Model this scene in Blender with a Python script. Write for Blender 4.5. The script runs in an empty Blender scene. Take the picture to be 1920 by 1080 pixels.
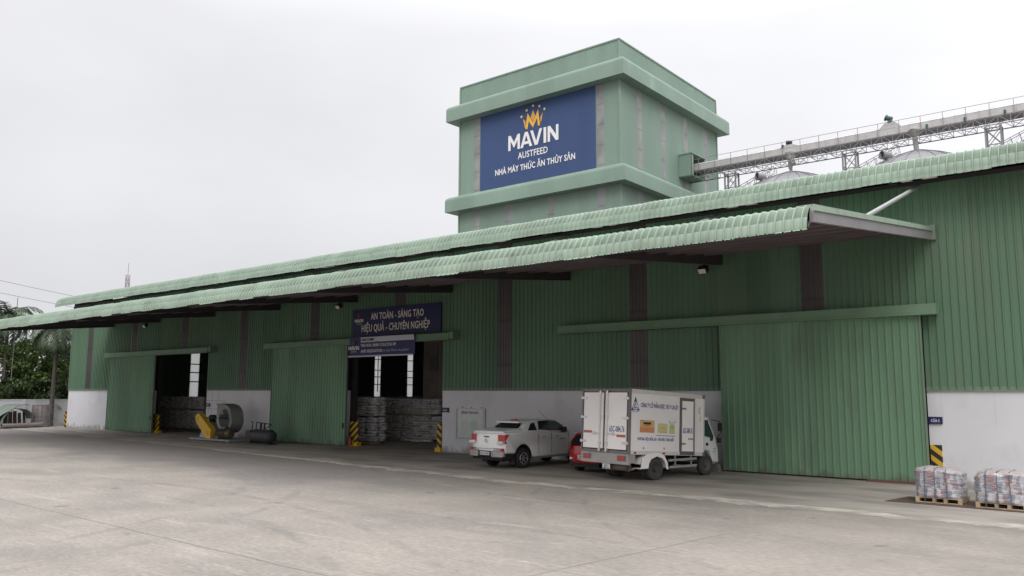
import bpy, math, random
from mathutils import Vector, Matrix, noise as mnoise
R = random.Random(7)
rad = math.radians
S = bpy.context.scene
COL = S.collection

# ------------------------------------------------------------------ camera
cd = bpy.data.cameras.new('camera'); cam = bpy.data.objects.new('camera', cd); COL.objects.link(cam); S.camera = cam
cd.sensor_width = 36; cd.lens = 36 * 1521.8 / 1920; cd.clip_start = .1; cd.clip_end = 5000
yaw, pit, rol = 0.67990, 0.12953, 0.00368
fw = Vector((-math.sin(yaw) * math.cos(pit), math.cos(yaw) * math.cos(pit), math.sin(pit)))
rt = Vector((math.cos(yaw), math.sin(yaw), 0)); up = rt.cross(fw)
r2 = math.cos(rol) * rt + math.sin(rol) * up; u2 = -math.sin(rol) * rt + math.cos(rol) * up
cam.matrix_world = Matrix(((r2.x, u2.x, -fw.x, 0), (r2.y, u2.y, -fw.y, 0), (r2.z, u2.z, -fw.z, 3.0), (0, 0, 0, 1)))
S.view_settings.view_transform = 'Standard'; S.view_settings.look = 'None'
S.view_settings.exposure = 0.0; S.view_settings.gamma = 1
try: S.view_settings.use_curve_mapping = False
except Exception: pass

# ------------------------------------------------------------------ overcast sky + soft sun
SUN_EL, SUN_AZ = rad(40), rad(147)      # azimuth from +Y clockwise
sdir = Vector((math.sin(SUN_AZ) * math.cos(SUN_EL), math.cos(SUN_AZ) * math.cos(SUN_EL), math.sin(SUN_EL)))
W = bpy.data.worlds.new('World'); S.world = W; W.use_nodes = True
nt = W.node_tree; N = nt.nodes; L = nt.links; N.clear()
def wn(t, **k):
    n = N.new(t)
    for a, b in k.items(): setattr(n, a, b)
    return n
def wmath(op, a, b=None, c=None):
    n = wn('ShaderNodeMath', operation=op)
    for i, v in enumerate((a, b, c)):
        if v is None: continue
        if isinstance(v, (int, float)): n.inputs[i].default_value = v
        else: L.new(v, n.inputs[i])
    return n.outputs[0]
sky = wn('ShaderNodeTexSky', sky_type='NISHITA', sun_disc=False, sun_elevation=SUN_EL, sun_rotation=SUN_AZ, dust_density=4)
tc = wn('ShaderNodeTexCoord'); sx = wn('ShaderNodeSeparateXYZ'); L.new(tc.outputs['Generated'], sx.inputs[0])
zz = wmath('MAXIMUM', sx.outputs[2], 0.0)
azf = wmath('ADD', wmath('MULTIPLY', sx.outputs[0], .80), wmath('MULTIPLY', sx.outputs[1], .30))
nz = wn('ShaderNodeTexNoise'); nz.inputs['Scale'].default_value = 2.2; nz.inputs['Detail'].default_value = 4
mp = wn('ShaderNodeMapping'); mp.inputs['Scale'].default_value = (1, 1, 2.6); L.new(tc.outputs['Generated'], mp.inputs[0]); L.new(mp.outputs[0], nz.inputs['Vector'])
lum = wmath('ADD', wmath('MULTIPLY', zz, .34), .885)
lum = wmath('ADD', lum, wmath('MULTIPLY', wmath('MULTIPLY', wmath('MAXIMUM', wmath('SUBTRACT', zz, .42), 0.0), 3.6), wmath('ADD', wmath('MULTIPLY', azf, .6), 1.0)))
lum = wmath('ADD', lum, wmath('MULTIPLY', azf, .22))
lum = wmath('ADD', lum, wmath('MULTIPLY', wmath('SUBTRACT', nz.outputs['Fac'], .5), .30))
lum = wmath('MULTIPLY', lum, 10.0)
cc = wn('ShaderNodeCombineXYZ'); L.new(wmath('MULTIPLY', lum, .985), cc.inputs[0]); L.new(wmath('MULTIPLY', lum, .985), cc.inputs[1]); L.new(wmath('MULTIPLY', lum, 1.022), cc.inputs[2])
mx = wn('ShaderNodeMix', data_type='RGBA'); mx.inputs[0].default_value = .96
L.new(sky.outputs[0], mx.inputs[6]); L.new(cc.outputs[0], mx.inputs[7])
bg = wn('ShaderNodeBackground'); bg.inputs['Strength'].default_value = .1; L.new(mx.outputs[2], bg.inputs[0])
wo = wn('ShaderNodeOutputWorld'); L.new(bg.outputs[0], wo.inputs[0])
ld = bpy.data.lights.new('sun', 'SUN'); ld.energy = .95; ld.angle = rad(30); ld.color = (1, .97, .93)
sun = bpy.data.objects.new('sun', ld); COL.objects.link(sun); sun.rotation_euler = sdir.to_track_quat('Z', 'Y').to_euler(); sun.location = (20, -20, 60)

# ------------------------------------------------------------------ materials
MC = {}
def mat(name, col, rough=.6, metal=0, var=.0, scale=1.0, stretch=(1, 1, 1), col2=None, sheet=0, sheetvar=.1, bump=0, bscale=40, spec=.5, coat=0,
        transl=0, island=0, stain=None, stainscale=.3, stainrange=(.55, .75), seam=0, splash=None, splash_h=.6):
    if name in MC: return MC[name]
    m = bpy.data.materials.new(name); m.use_nodes = True; t = m.node_tree; n = t.nodes; l = t.links
    b = n['Principled BSDF']; out = n['Material Output']
    b.inputs['Roughness'].default_value = rough; b.inputs['Metallic'].default_value = metal
    b.inputs['Specular IOR Level'].default_value = spec; b.inputs['Coat Weight'].default_value = coat
    geo = n.new('ShaderNodeNewGeometry')
    c = n.new('ShaderNodeRGB'); c.outputs[0].default_value = (*col, 1); cur = c.outputs[0]
    def mixc(fac, a, bb, mode='MIX'):
        q = n.new('ShaderNodeMix'); q.data_type = 'RGBA'; q.blend_type = mode
        if isinstance(fac, (int, float)): q.inputs[0].default_value = fac
        else: l.new(fac, q.inputs[0])
        l.new(a, q.inputs[6])
        if isinstance(bb, tuple): q.inputs[7].default_value = (*bb, 1)
        else: l.new(bb, q.inputs[7])
        return q.outputs[2]
    def rng(v, a0, a1, b0, b1):
        q = n.new('ShaderNodeMapRange'); l.new(v, q.inputs[0])
        for i, x in enumerate((a0, a1, b0, b1)): q.inputs[i + 1].default_value = x
        return q.outputs[0]
    def mul(v):
        nonlocal cur
        q = n.new('ShaderNodeVectorMath'); q.operation = 'SCALE'; l.new(cur, q.inputs[0]); l.new(v, q.inputs['Scale']); cur = q.outputs[0]
    def nse(sc, st=(1, 1, 1), det=5):
        mpp = n.new('ShaderNodeMapping'); mpp.inputs['Scale'].default_value = st; l.new(geo.outputs['Position'], mpp.inputs[0])
        q = n.new('ShaderNodeTexNoise'); q.inputs['Scale'].default_value = sc; q.inputs['Detail'].default_value = det; l.new(mpp.outputs[0], q.inputs['Vector'])
        return q.outputs['Fac']
    if var or col2:
        f = nse(scale, stretch)
        if col2: cur = mixc(rng(f, .35, .65, 0, 1), cur, tuple(col2))
        if var: mul(rng(f, .25, .75, 1 - var, 1 + var))
    if stain:
        f = nse(stainscale, stretch, 6); cur = mixc(rng(f, *stainrange, 0, 1), cur, tuple(stain))
    if splash:
        sp0 = n.new('ShaderNodeSeparateXYZ'); l.new(geo.outputs['Position'], sp0.inputs[0])
        hgt = rng(sp0.outputs[2], 0, splash_h, .26, -.20); q0 = n.new('ShaderNodeMath'); q0.operation = 'ADD'; l.new(hgt, q0.inputs[0]); l.new(nse(2.2, (1, 1, .7), 8), q0.inputs[1])
        cur = mixc(rng(q0.outputs[0], .52, .78, 0, .8), cur, tuple(splash))
        cur = mixc(rng(nse(3.2, (2.2, 2.2, .22), 6), .64, .78, 0, .18), cur, tuple(splash))
    if sheet:
        sp = n.new('ShaderNodeSeparateXYZ'); l.new(geo.outputs['Position'], sp.inputs[0])
        ad = n.new('ShaderNodeMath'); ad.operation = 'ADD'; l.new(sp.outputs[0], ad.inputs[0]); l.new(sp.outputs[1], ad.inputs[1])
        if sheet > 0: src = ad.outputs[0] if sheet < 100 else sp.outputs[0]
        q = n.new('ShaderNodeMath'); q.operation = 'DIVIDE'; l.new(src, q.inputs[0]); q.inputs[1].default_value = sheet if sheet < 100 else sheet - 100
        fl = n.new('ShaderNodeMath'); fl.operation = 'FLOOR'; l.new(q.outputs[0], fl.inputs[0])
        wnn = n.new('ShaderNodeTexWhiteNoise'); wnn.noise_dimensions = '1D'; l.new(fl.outputs[0], wnn.inputs['W'])
        mul(rng(wnn.outputs['Value'], 0, 1, 1 - sheetvar, 1 + sheetvar))
    if seam:
        sp = n.new('ShaderNodeSeparateXYZ'); l.new(geo.outputs['Position'], sp.inputs[0])
        q = n.new('ShaderNodeMath'); q.operation = 'PINGPONG'; l.new(sp.outputs[2], q.inputs[0]); q.inputs[1].default_value = seam
        mul(rng(q.outputs[0], 0, seam * .12, .7, 1.0))
    if island:
        mul(rng(geo.outputs['Random Per Island'], 0, 1, 1 - island, 1 + island))
    l.new(cur, b.inputs['Base Color'])
    if bump:
        q = n.new('ShaderNodeBump'); q.inputs['Strength'].default_value = bump; q.inputs['Distance'].default_value = .02
        l.new(nse(bscale), q.inputs['Height']); l.new(q.outputs[0], b.inputs['Normal'])
    if transl:
        tr = n.new('ShaderNodeBsdfTranslucent'); l.new(cur, tr.inputs[0]); ms = n.new('ShaderNodeMixShader'); ms.inputs[0].default_value = transl
        l.new(b.outputs[0], ms.inputs[1]); l.new(tr.outputs[0], ms.inputs[2]); l.new(ms.outputs[0], out.inputs[0])
    MC[name] = m; return m

def stripes(name, c1, c2, period, dirv, lo=.5):
    m = bpy.data.materials.new(name); m.use_nodes = True; t = m.node_tree; n = t.nodes; l = t.links; b = n['Principled BSDF']; b.inputs['Roughness'].default_value = .6
    geo = n.new('ShaderNodeNewGeometry'); d = n.new('ShaderNodeVectorMath'); d.operation = 'DOT_PRODUCT'; l.new(geo.outputs['Position'], d.inputs[0]); d.inputs[1].default_value = dirv
    q = n.new('ShaderNodeMath'); q.operation = 'DIVIDE'; l.new(d.outputs['Value'], q.inputs[0]); q.inputs[1].default_value = period
    f = n.new('ShaderNodeMath'); f.operation = 'FRACT'; l.new(q.outputs[0], f.inputs[0])
    g = n.new('ShaderNodeMath'); g.operation = 'GREATER_THAN'; l.new(f.outputs[0], g.inputs[0]); g.inputs[1].default_value = lo
    x = n.new('ShaderNodeMix'); x.data_type = 'RGBA'; l.new(g.outputs[0], x.inputs[0]); x.inputs[6].default_value = (*c1, 1); x.inputs[7].default_value = (*c2, 1)
    l.new(x.outputs[2], b.inputs['Base Color']); return m

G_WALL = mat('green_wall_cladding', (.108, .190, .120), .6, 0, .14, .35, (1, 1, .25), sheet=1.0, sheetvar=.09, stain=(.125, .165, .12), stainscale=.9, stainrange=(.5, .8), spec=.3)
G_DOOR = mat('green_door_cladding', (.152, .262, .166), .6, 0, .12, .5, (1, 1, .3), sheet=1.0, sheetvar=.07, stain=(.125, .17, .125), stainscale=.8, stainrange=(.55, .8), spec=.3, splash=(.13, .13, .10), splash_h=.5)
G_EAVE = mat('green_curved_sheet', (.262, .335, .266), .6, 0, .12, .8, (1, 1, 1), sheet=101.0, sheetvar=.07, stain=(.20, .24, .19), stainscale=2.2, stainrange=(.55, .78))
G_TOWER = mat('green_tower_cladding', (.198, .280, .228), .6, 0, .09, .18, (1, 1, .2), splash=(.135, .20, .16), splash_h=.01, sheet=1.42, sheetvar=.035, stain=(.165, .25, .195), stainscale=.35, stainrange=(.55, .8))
G_BAND = mat('green_tower_band', (.200, .284, .228), .6, 0, .10, .25, (1, 1, .5), sheet=4.3, sheetvar=.04, splash=(.13, .20, .155), splash_h=.01, stain=(.27, .36, .29), stainscale=.5, stainrange=(.6, .8))
G_TRIM = mat('green_trim', (.135, .225, .14), .6, 0, .1, 1.5)
G_TRIMD = mat('dull_green_trim', (.15, .21, .15), .6, 0, .15, 1.5)
WHITE_W = mat('white_painted_masonry', (.63, .625, .645), .85, 0, .05, .6, stain=(.54, .525, .525), stainscale=.7, stainrange=(.55, .8), bump=.15, bscale=12, splash=(.27, .245, .22), splash_h=.7)
SKYL = mat('skylight_panel', (.075, .066, .067), .45, 0, .2, .8, (1, 1, .5), seam=1.1)
SKYT = mat('tower_skylight_panel', (.25, .25, .25), .45, 0, .30, .5, (1, 1, 1), seam=1.25)
SKYG = mat('translucent_panel', (.80, .80, .80), .5, 0, .05, 1, transl=.9)
SKYR = mat('brown_roof_skylight', (.22, .19, .16), .5, 0, .2, 1, transl=.5)
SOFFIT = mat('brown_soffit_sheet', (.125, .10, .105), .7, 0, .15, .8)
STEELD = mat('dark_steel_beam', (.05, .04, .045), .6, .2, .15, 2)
STEELG = mat('grey_painted_steel', (.25, .235, .245), .55, .2, .1, 2)
GALV = mat('galvanised_steel', (.27, .265, .27), .5, .45, .15, 1.5, stain=(.33, .26, .22), stainscale=1.0, stainrange=(.6, .8))
GALVD = mat('weathered_steel', (.26, .25, .26), .55, .35, .15, 1.5)
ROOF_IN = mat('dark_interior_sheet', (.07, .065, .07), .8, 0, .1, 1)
BLUE_B = mat('faded_blue_billboard', (.030, .064, .170), .6, 0, .10, .12, (1, 1, .4), sheet=1.42, sheetvar=.03)
NAVY = mat('navy_sign', (.008, .011, .075), .5, 0, .05, 3)
GOLD = mat('gold_emblem', (.78, .42, .06), .5)
GOLDP = mat('pale_gold_emblem', (.68, .55, .32), .5)
WHITE_T = mat('white_lettering', (.78, .77, .76), .5)
CREAM_T = mat('cream_lettering', (.72, .68, .58), .5)
PALE_T = mat('pale_print', (.50, .50, .58), .5)
BLACK_T = mat('black_print', (.02, .02, .025), .5)
BLUE_T = mat('blue_print', (.03, .05, .20), .5)
TW = mat('truck_white', (.84, .805, .79), .4, 0, .04, 1.5, stain=(.72, .67, .64), stainscale=1.2, stainrange=(.6, .9))
CABW = mat('cab_white', (.70, .725, .70), .35, 0, .03, 2, coat=.3)
PW = mat('pickup_white', (.82, .82, .81), .3, 0, .02, 2, coat=.6)
RED = mat('red_car_paint', (.42, .012, .02), .28, 0, .05, 2, coat=.8)
TYRE = mat('dusty_tyre_rubber', (.05, .047, .045), .85, 0, .25, 6)
TYREK = mat('black_tyre_rubber', (.02, .02, .02), .8, 0, .2, 6)
BLACKP = mat('black_plastic', (.015, .015, .017), .5)
GLASS = mat('dark_glass', (.012, .017, .018), .08, 0, spec=.8)
GLASSG = mat('green_tinted_glass', (.03, .055, .05), .08, spec=.8)
CHROME = mat('bright_metal', (.62, .61, .60), .3, .8)
RLAMP = mat('red_lens', (.42, .02, .02), .2, coat=.5)
WLAMP = mat('clear_lens', (.65, .63, .62), .2, coat=.5)
OLAMP = mat('orange_lens', (.45, .14, .04), .3)
FRAMEG = mat('door_frame_grey', (.20, .18, .18), .5, .3, .1, 3)
ALU = mat('dusty_aluminium', (.40, .38, .37), .5, .4, .1, 3)
UNDER = mat('underbody_black', (.02, .018, .018), .8)
RUST = mat('rusty_steel_plate', (.10, .062, .05), .8, .1, .3, 3, bump=.2)
WOODP = mat('pallet_wood', (.42, .32, .20), .8, 0, .2, 6)
YEL = mat('yellow_paint', (.62, .38, .02), .5, 0, .08, 4)
FANG = mat('fan_grey_paint', (.20, .21, .20), .6, 0, .12, 2)
BRONZE = mat('oily_motor_metal', (.13, .10, .07), .5, .4, .4, 6)
TANK = mat('dark_tank_paint', (.045, .047, .05), .6, .1, .3, 5)
BAGM = mat('woven_bag', (.62, .61, .60), .8, 0, .25, 4, stain=(.14, .14, .15), stainscale=5, stainrange=(.62, .70))
LEAF = mat('leaf_green', (.125, .19, .055), .6, 0, .2, .5, island=.55, transl=.25)
LEAFD = mat('leaf_dark_green', (.06, .095, .035), .6, 0, .2, .5, island=.5, transl=.2)
PALMG = mat('palm_leaf', (.10, .135, .085), .6, 0, .2, .6, island=.4, transl=.2)
BARK = mat('palm_bark', (.085, .075, .07), .9, 0, .25, 4)
HAZ = stripes('hazard_stripes_right', (.02, .018, .015), (.62, .36, .02), .30, (.62, 0, .78))
HAZL = stripes('hazard_stripes_left', (.02, .018, .015), (.62, .36, .02), .30, (-.62, 0, .78))

# ------------------------------------------------------------------ mesh helpers
class MB:
    def __init__(s): s.v = []; s.f = []; s.m = []; s.mi = 0
    def add(s, vs, fs):
        o = len(s.v); s.v += [tuple(v) for v in vs]; s.f += [tuple(i + o for i in f) for f in fs]; s.m += [s.mi] * len(fs); return s
    def box(s, x0, x1, y0, y1, z0, z1):
        return s.add([(x0, y0, z0), (x1, y0, z0), (x1, y1, z0), (x0, y1, z0), (x0, y0, z1), (x1, y0, z1), (x1, y1, z1), (x0, y1, z1)],
                     [(3, 2, 1, 0), (4, 5, 6, 7), (0, 1, 5, 4), (1, 2, 6, 5), (2, 3, 7, 6), (3, 0, 4, 7)])
    def bar(s, a, b, w, h=None, up=(0, 0, 1)):
        h = h or w; a = Vector(a); b = Vector(b); d = (b - a).normalized(); u = Vector(up)
        if abs(d.dot(u)) > .98: u = Vector((1, 0, 0))
        x = d.cross(u).normalized() * w / 2; z = x.cross(d).normalized() * h / 2
        return s.add([a - x - z, a + x - z, a + x + z, a - x + z, b - x - z, b + x - z, b + x + z, b - x + z],
                     [(0, 1, 2, 3), (7, 6, 5, 4), (0, 4, 5, 1), (1, 5, 6, 2), (2, 6, 7, 3), (3, 7, 4, 0)])
    def cyl(s, a, b, r, r2=None, n=12, caps=True):
        r2 = r if r2 is None else r2; a = Vector(a); b = Vector(b); d = (b - a).normalized()
        u = Vector((0, 0, 1)) if abs(d.z) < .9 else Vector((1, 0, 0)); x = d.cross(u).normalized(); y = d.cross(x)
        vs = [a + (x * math.cos(t) + y * math.sin(t)) * r for t in [2 * math.pi * i / n for i in range(n)]] + \
             [b + (x * math.cos(t) + y * math.sin(t)) * r2 for t in [2 * math.pi * i / n for i in range(n)]]
        fs = [(i, (i + 1) % n, n + (i + 1) % n, n + i) for i in range(n)]
        if caps: fs += [tuple(range(n - 1, -1, -1)), tuple(range(n, 2 * n))]
        return s.add(vs, fs)
    def tube(s, pts, r, n=6):
        for a, b in zip(pts[:-1], pts[1:]): s.cyl(a, b, r, n=n)
        return s
    def lathe(s, prof, axis='x', c=(0, 0, 0), n=24):    # prof: (along axis, radius)
        vs = []
        for i in range(n):
            t = 2 * math.pi * i / n
            for h, r in prof:
                p = {'x': (h, r * math.cos(t), r * math.sin(t)), 'z': (r * math.cos(t), r * math.sin(t), h), 'y': (r * math.cos(t), h, r * math.sin(t))}[axis]
                vs.append((p[0] + c[0], p[1] + c[1], p[2] + c[2]))
        k = len(prof); fs = []
        for i in range(n):
            j = (i + 1) % n
            for q in range(k - 1): fs.append((i * k + q, j * k + q, j * k + q + 1, i * k + q + 1))
        return s.add(vs, fs)
    def prism(s, poly, a0, a1, axis='x'):                # poly in the two other axes (yz / xz / xy)
        n = len(poly)
        def P(p, a): return {'x': (a, p[0], p[1]), 'y': (p[0], a, p[1]), 'z': (p[0], p[1], a)}[axis]
        return s.add([P(p, a0) for p in poly] + [P(p, a1) for p in poly],
                     [tuple(range(n)), tuple(range(2 * n - 1, n - 1, -1))] + [(i, i + n, (i + 1) % n + n, (i + 1) % n) for i in range(n)])
    def build(s, name, mats, parent=None, smooth=0, off=(0, 0, 0), xf=None):
        me = bpy.data.meshes.new(name); vs = s.v
        if xf: vs = [xf(Vector(v)) for v in vs]
        if off != (0, 0, 0): vs = [(v[0] - off[0], v[1] - off[1], v[2] - off[2]) for v in vs]
        me.from_pydata([tuple(v) for v in vs], [], s.f)
        for m in (mats if isinstance(mats, (list, tuple)) else [mats]): me.materials.append(m)
        me.polygons.foreach_set('material_index', s.m); me.update()
        if smooth:
            me.polygons.foreach_set('use_smooth', [True] * len(s.f)); me.set_sharp_from_angle(angle=smooth)
        o = bpy.data.objects.new(name, me); COL.objects.link(o)
        if parent: o.parent = parent
        return o
def tag(o, label=None, cat=None, group=None, kind=None):
    if label: o['label'] = label
    if cat: o['category'] = cat
    if group: o['group'] = group
    if kind: o['kind'] = kind
    return o
def thing(name, label, cat, loc=(0, 0, 0), rz=0, group=None):
    o = bpy.data.objects.new(name, None); COL.objects.link(o); o.location = loc; o.rotation_euler = (0, 0, rz); o.empty_display_size = .3
    return tag(o, label, cat, group)
def clone(o, parent=None):
    c = o.copy(); COL.objects.link(c); c.parent = parent
    for ch in [x for x in bpy.data.objects if x.parent == o]: clone(ch, c)
    return c

def text(body, name, m, parent, w, h, place, bold=.02, align='CENTER', depth=.004, xs=1.0):
    """lettering fitted to width w / cap height h; place(x, z, d) maps text x, height and depth to a point"""
    cu = bpy.data.curves.new('lettering_outline', 'FONT'); cu.body = body; cu.size = 1; cu.space_character = 1.0 + bold * 3; cu.offset = bold; cu.space_line = 1.0; cu.align_x = 'LEFT'; cu.resolution_u = 2
    o = bpy.data.objects.new('tmp', cu); COL.objects.link(o); bpy.context.view_layer.update()
    me = bpy.data.meshes.new_from_object(o.evaluated_get(bpy.context.evaluated_depsgraph_get())); bpy.data.objects.remove(o); bpy.data.curves.remove(cu)
    vs = [v.co.copy() for v in me.vertices]; fs = [tuple(p.vertices) for p in me.polygons]; bpy.data.meshes.remove(me)
    x0 = min(v.x for v in vs); x1 = max(v.x for v in vs); sxx = w / (x1 - x0); szz = h / .73
    b = MB(); n = len(vs)
    tp = [place((v.x - x0) * sxx - (w / 2 if align == 'CENTER' else 0), v.y * szz, depth) for v in vs]
    bt = [place((v.x - x0) * sxx - (w / 2 if align == 'CENTER' else 0), v.y * szz, 0) for v in vs]
    cnt = {}
    for f in fs:
        for i in range(len(f)): cnt[(f[i], f[(i + 1) % len(f)])] = 1
    sides = [(a, a + n, bb + n, bb) for (a, bb) in cnt if (bb, a) not in cnt]
    b.add(tp + bt, fs + sides)
    return b.build(name, m, parent)

GL = {'M': (1.0, [[(0, 0), (0, 1), (.2, 1), (.5, .5), (.8, 1), (1, 1), (1, 0), (.8, 0), (.8, .62), (.5, .14), (.2, .62), (.2, 0)]]),
      'A': (1.0, [[(0, 0), (.38, 1), (.5, 1), (.5, .78), (.22, 0)], [(.5, 1), (.62, 1), (1, 0), (.78, 0), (.5, .78)], [(.29, .2), (.353, .38), (.647, .38), (.71, .2)]]),
      'V': (.98, [[(0, 1), (.22, 1), (.5, .24), (.78, 1), (1, 1), (.62, 0), (.38, 0)]]), 'I': (.21, [[(0, 0), (0, 1), (1, 1), (1, 0)]]),
      'N': (.86, [[(0, 0), (0, 1), (.24, 1), (.78, .36), (.78, 1), (1, 1), (1, 0), (.76, 0), (.22, .64), (.22, 0)]])}
def block_word(word, m, parent, w, h, place, depth=.004):
    KN = {'AV': -.16, 'MA': .04}; tot = sum(GL[c][0] for c in word) + sum(KN.get(word[i:i + 2], .12) for i in range(len(word) - 1)); x = 0
    for ci, c in enumerate(word):
        b = MB(); gw, polys = GL[c]
        for p in polys:
            n = len(p); f = [place((x + q[0] * gw) / tot * w - w / 2, q[1] * h, depth) for q in p]; k = [place((x + q[0] * gw) / tot * w - w / 2, q[1] * h, 0) for q in p]
            b.add(f + k, [tuple(range(n))] + [(i, i + n, (i + 1) % n + n, (i + 1) % n) for i in range(n)])
        b.build('lettering', m, parent); x += gw + KN.get(word[ci:ci + 2], .12)

# corrugated sheet: cross-section positions along x with outward offset
def rib_pts(x0, x1, pitch=.25, h=.042, flat=.175, seed=0):
    out = []; x = x0
    while x < x1 - 1e-6:
        for dx, o in ((0, 0), (flat, 0), (flat + .018, h), (pitch - .018, h), (pitch - .0005, 0)):
            if x + dx <= x1: out.append((x + dx, o))
        x += pitch
    out.append((x1, 0)); return out
def corr_wall(mb, x0, x1, z0, z1, y, pitch=.25, h=.042, axis='x', flip=1, rows=1):
    """vertical ribbed sheet; axis x: faces -Y; axis y: runs along Y, faces flip*X"""
    ps = rib_pts(x0, x1, pitch, h, pitch * .7); vs = []; zs = [z0 + (z1 - z0) * i / rows for i in range(rows + 1)]
    for i, (p, o) in enumerate(ps):
        for z in zs: vs.append((p, y - o, z) if axis == 'x' else (y + flip * o, p, z))
    k = len(zs); n = len(ps)
    mb.add(vs, [((i + 1) * k + j, i * k + j, i * k + j + 1, (i + 1) * k + j + 1) for i in range(n - 1) for j in range(k - 1)])

# ================================================================== GROUND
def ground_mat():
    m = bpy.data.materials.new('yard_concrete'); m.use_nodes = True; t = m.node_tree; n = t.nodes; l = t.links; b = n['Principled BSDF']; b.inputs['Roughness'].default_value = .85; b.inputs['Specular IOR Level'].default_value = .25
    geo = n.new('ShaderNodeNewGeometry')
    def nse(sc, st=(1, 1, 1), det=6, rot=0, rough=.55):
        mp = n.new('ShaderNodeMapping'); mp.inputs['Scale'].default_value = st; mp.inputs['Rotation'].default_value = (0, 0, rot); l.new(geo.outputs['Position'], mp.inputs[0])
        q = n.new('ShaderNodeTexNoise'); q.inputs['Scale'].default_value = sc; q.inputs['Detail'].default_value = det; q.inputs['Roughness'].default_value = rough; l.new(mp.outputs[0], q.inputs['Vector']); return q.outputs['Fac']
    def rng(v, a0, a1, b0, b1, mode='SMOOTHSTEP'):
        q = n.new('ShaderNodeMapRange'); q.interpolation_type = mode; l.new(v, q.inputs[0])
        for i, x in enumerate((a0, a1, b0, b1)): q.inputs[i + 1].default_value = x
        return q.outputs[0]
    def mix(f, a, bb):
        q = n.new('ShaderNodeMix'); q.data_type = 'RGBA'
        if isinstance(f, float): q.inputs[0].default_value = f
        else: l.new(f, q.inputs[0])
        for s, v in ((6, a), (7, bb)):
            if isinstance(v, tuple): q.inputs[s].default_value = (*v, 1)
            else: l.new(v, q.inputs[s])
        return q.outputs[2]
    def ma(op, a, bb):
        q = n.new('ShaderNodeMath'); q.operation = op
        for i, v in enumerate((a, bb)):
            if isinstance(v, (int, float)): q.inputs[i].default_value = v
            else: l.new(v, q.inputs[i])
        return q.outputs[0]
    sp = n.new('ShaderNodeSeparateXYZ'); l.new(geo.outputs['Position'], sp.inputs[0])
    base = mix(rng(nse(.35, rot=.3), .35, .65, 0, 1), (.298, .270, .235), (.248, .226, .200))
    base = mix(rng(nse(.16, (1, 2.2, 1), rot=.5), .48, .66, 0, .65), base, (.205, .186, .168))     # big grey patches
    base = mix(rng(nse(.9, (.35, 2.4, 1), rot=.22), .55, .75, 0, .6), base, (.375, .345, .30))    # pale drag streaks
    base = mix(rng(nse(1.6, (.3, 2.6, 1), rot=-.5), .58, .74, 0, .5), base, (.22, .21, .20))     # tyre streaks
    base = mix(rng(nse(2.6, (.22, 2.2, 1), rot=.12, det=8, rough=.7), .56, .70, 0, .65), base, (.19, .174, .158))
    base = mix(rng(nse(3.4, (.25, 2.6, 1), rot=.35, det=8, rough=.65), .60, .70, 0, .65), base, (.45, .42, .375))
    base = mix(rng(nse(4, det=8, rough=.7), .58, .70, 0, .6), base, (.19, .18, .172))
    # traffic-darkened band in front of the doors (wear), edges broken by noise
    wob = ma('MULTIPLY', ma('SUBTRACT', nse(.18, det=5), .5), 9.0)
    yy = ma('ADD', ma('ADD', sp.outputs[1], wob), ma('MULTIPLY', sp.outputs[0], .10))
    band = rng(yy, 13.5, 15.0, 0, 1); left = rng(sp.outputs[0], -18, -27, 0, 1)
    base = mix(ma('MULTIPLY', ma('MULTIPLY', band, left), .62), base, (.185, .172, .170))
    brk = rng(nse(.8, det=6), .42, .60, 0, 1)
    for (ax, ay, ar, aw) in ((-14, 40, 19.2, .16), (-14, 40, 20.9, .16), (-34, 2, 17.0, .2), (-34, 2, 18.8, .2), (2, 30, 18.4, .14), (2, 30, 20.0, .14), (-24, -14, 26.5, .18), (-24, -14, 28.2, .18)):
        dv = n.new('ShaderNodeVectorMath'); dv.operation = 'DISTANCE'; l.new(geo.outputs['Position'], dv.inputs[0]); dv.inputs[1].default_value = (ax, ay, 0)
        dd_ = ma('ABSOLUTE', ma('SUBTRACT', dv.outputs['Value'], ar), 0)
        base = mix(ma('MULTIPLY', rng(dd_, aw * .4, aw, .34, 0), brk), base, (.16, .148, .14))
    base = mix(rng(nse(.75, det=2), .70, .745, 0, .6), base, (.13, .12, .112))
    base = mix(rng(nse(5.5, det=2), .735, .76, 0, .7), base, (.12, .11, .10))
    sc = n.new('ShaderNodeVectorMath'); sc.operation = 'SCALE'; l.new(base, sc.inputs[0]); l.new(rng(nse(9, (.6, 1.3, 1), det=9, rough=.8), .3, .7, .80, 1.20), sc.inputs['Scale'])
    l.new(sc.outputs[0], b.inputs['Base Color'])
    bp = n.new('ShaderNodeBump'); bp.inputs['Strength'].default_value = .35; bp.inputs['Distance'].default_value = .01; l.new(nse(22, det=8, rough=.7), bp.inputs['Height']); l.new(bp.outputs[0], b.inputs['Normal'])
    return m
def apron_mat():
    m = mat('apron_concrete', (.325, .298, .258), .8, 0, .16, .6, (.6, 1.4, 1), stain=(.205, .188, .168), stainscale=.5, stainrange=(.44, .66), bump=.2, bscale=20)
    return m
g = MB(); g.add([(-1500, -1500, 0), (1500, -1500, 0), (1500, 1500, 0), (-1500, 1500, 0)], [(0, 1, 2, 3)])
tag(g.build('ground', ground_mat()), kind='structure')
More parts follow.
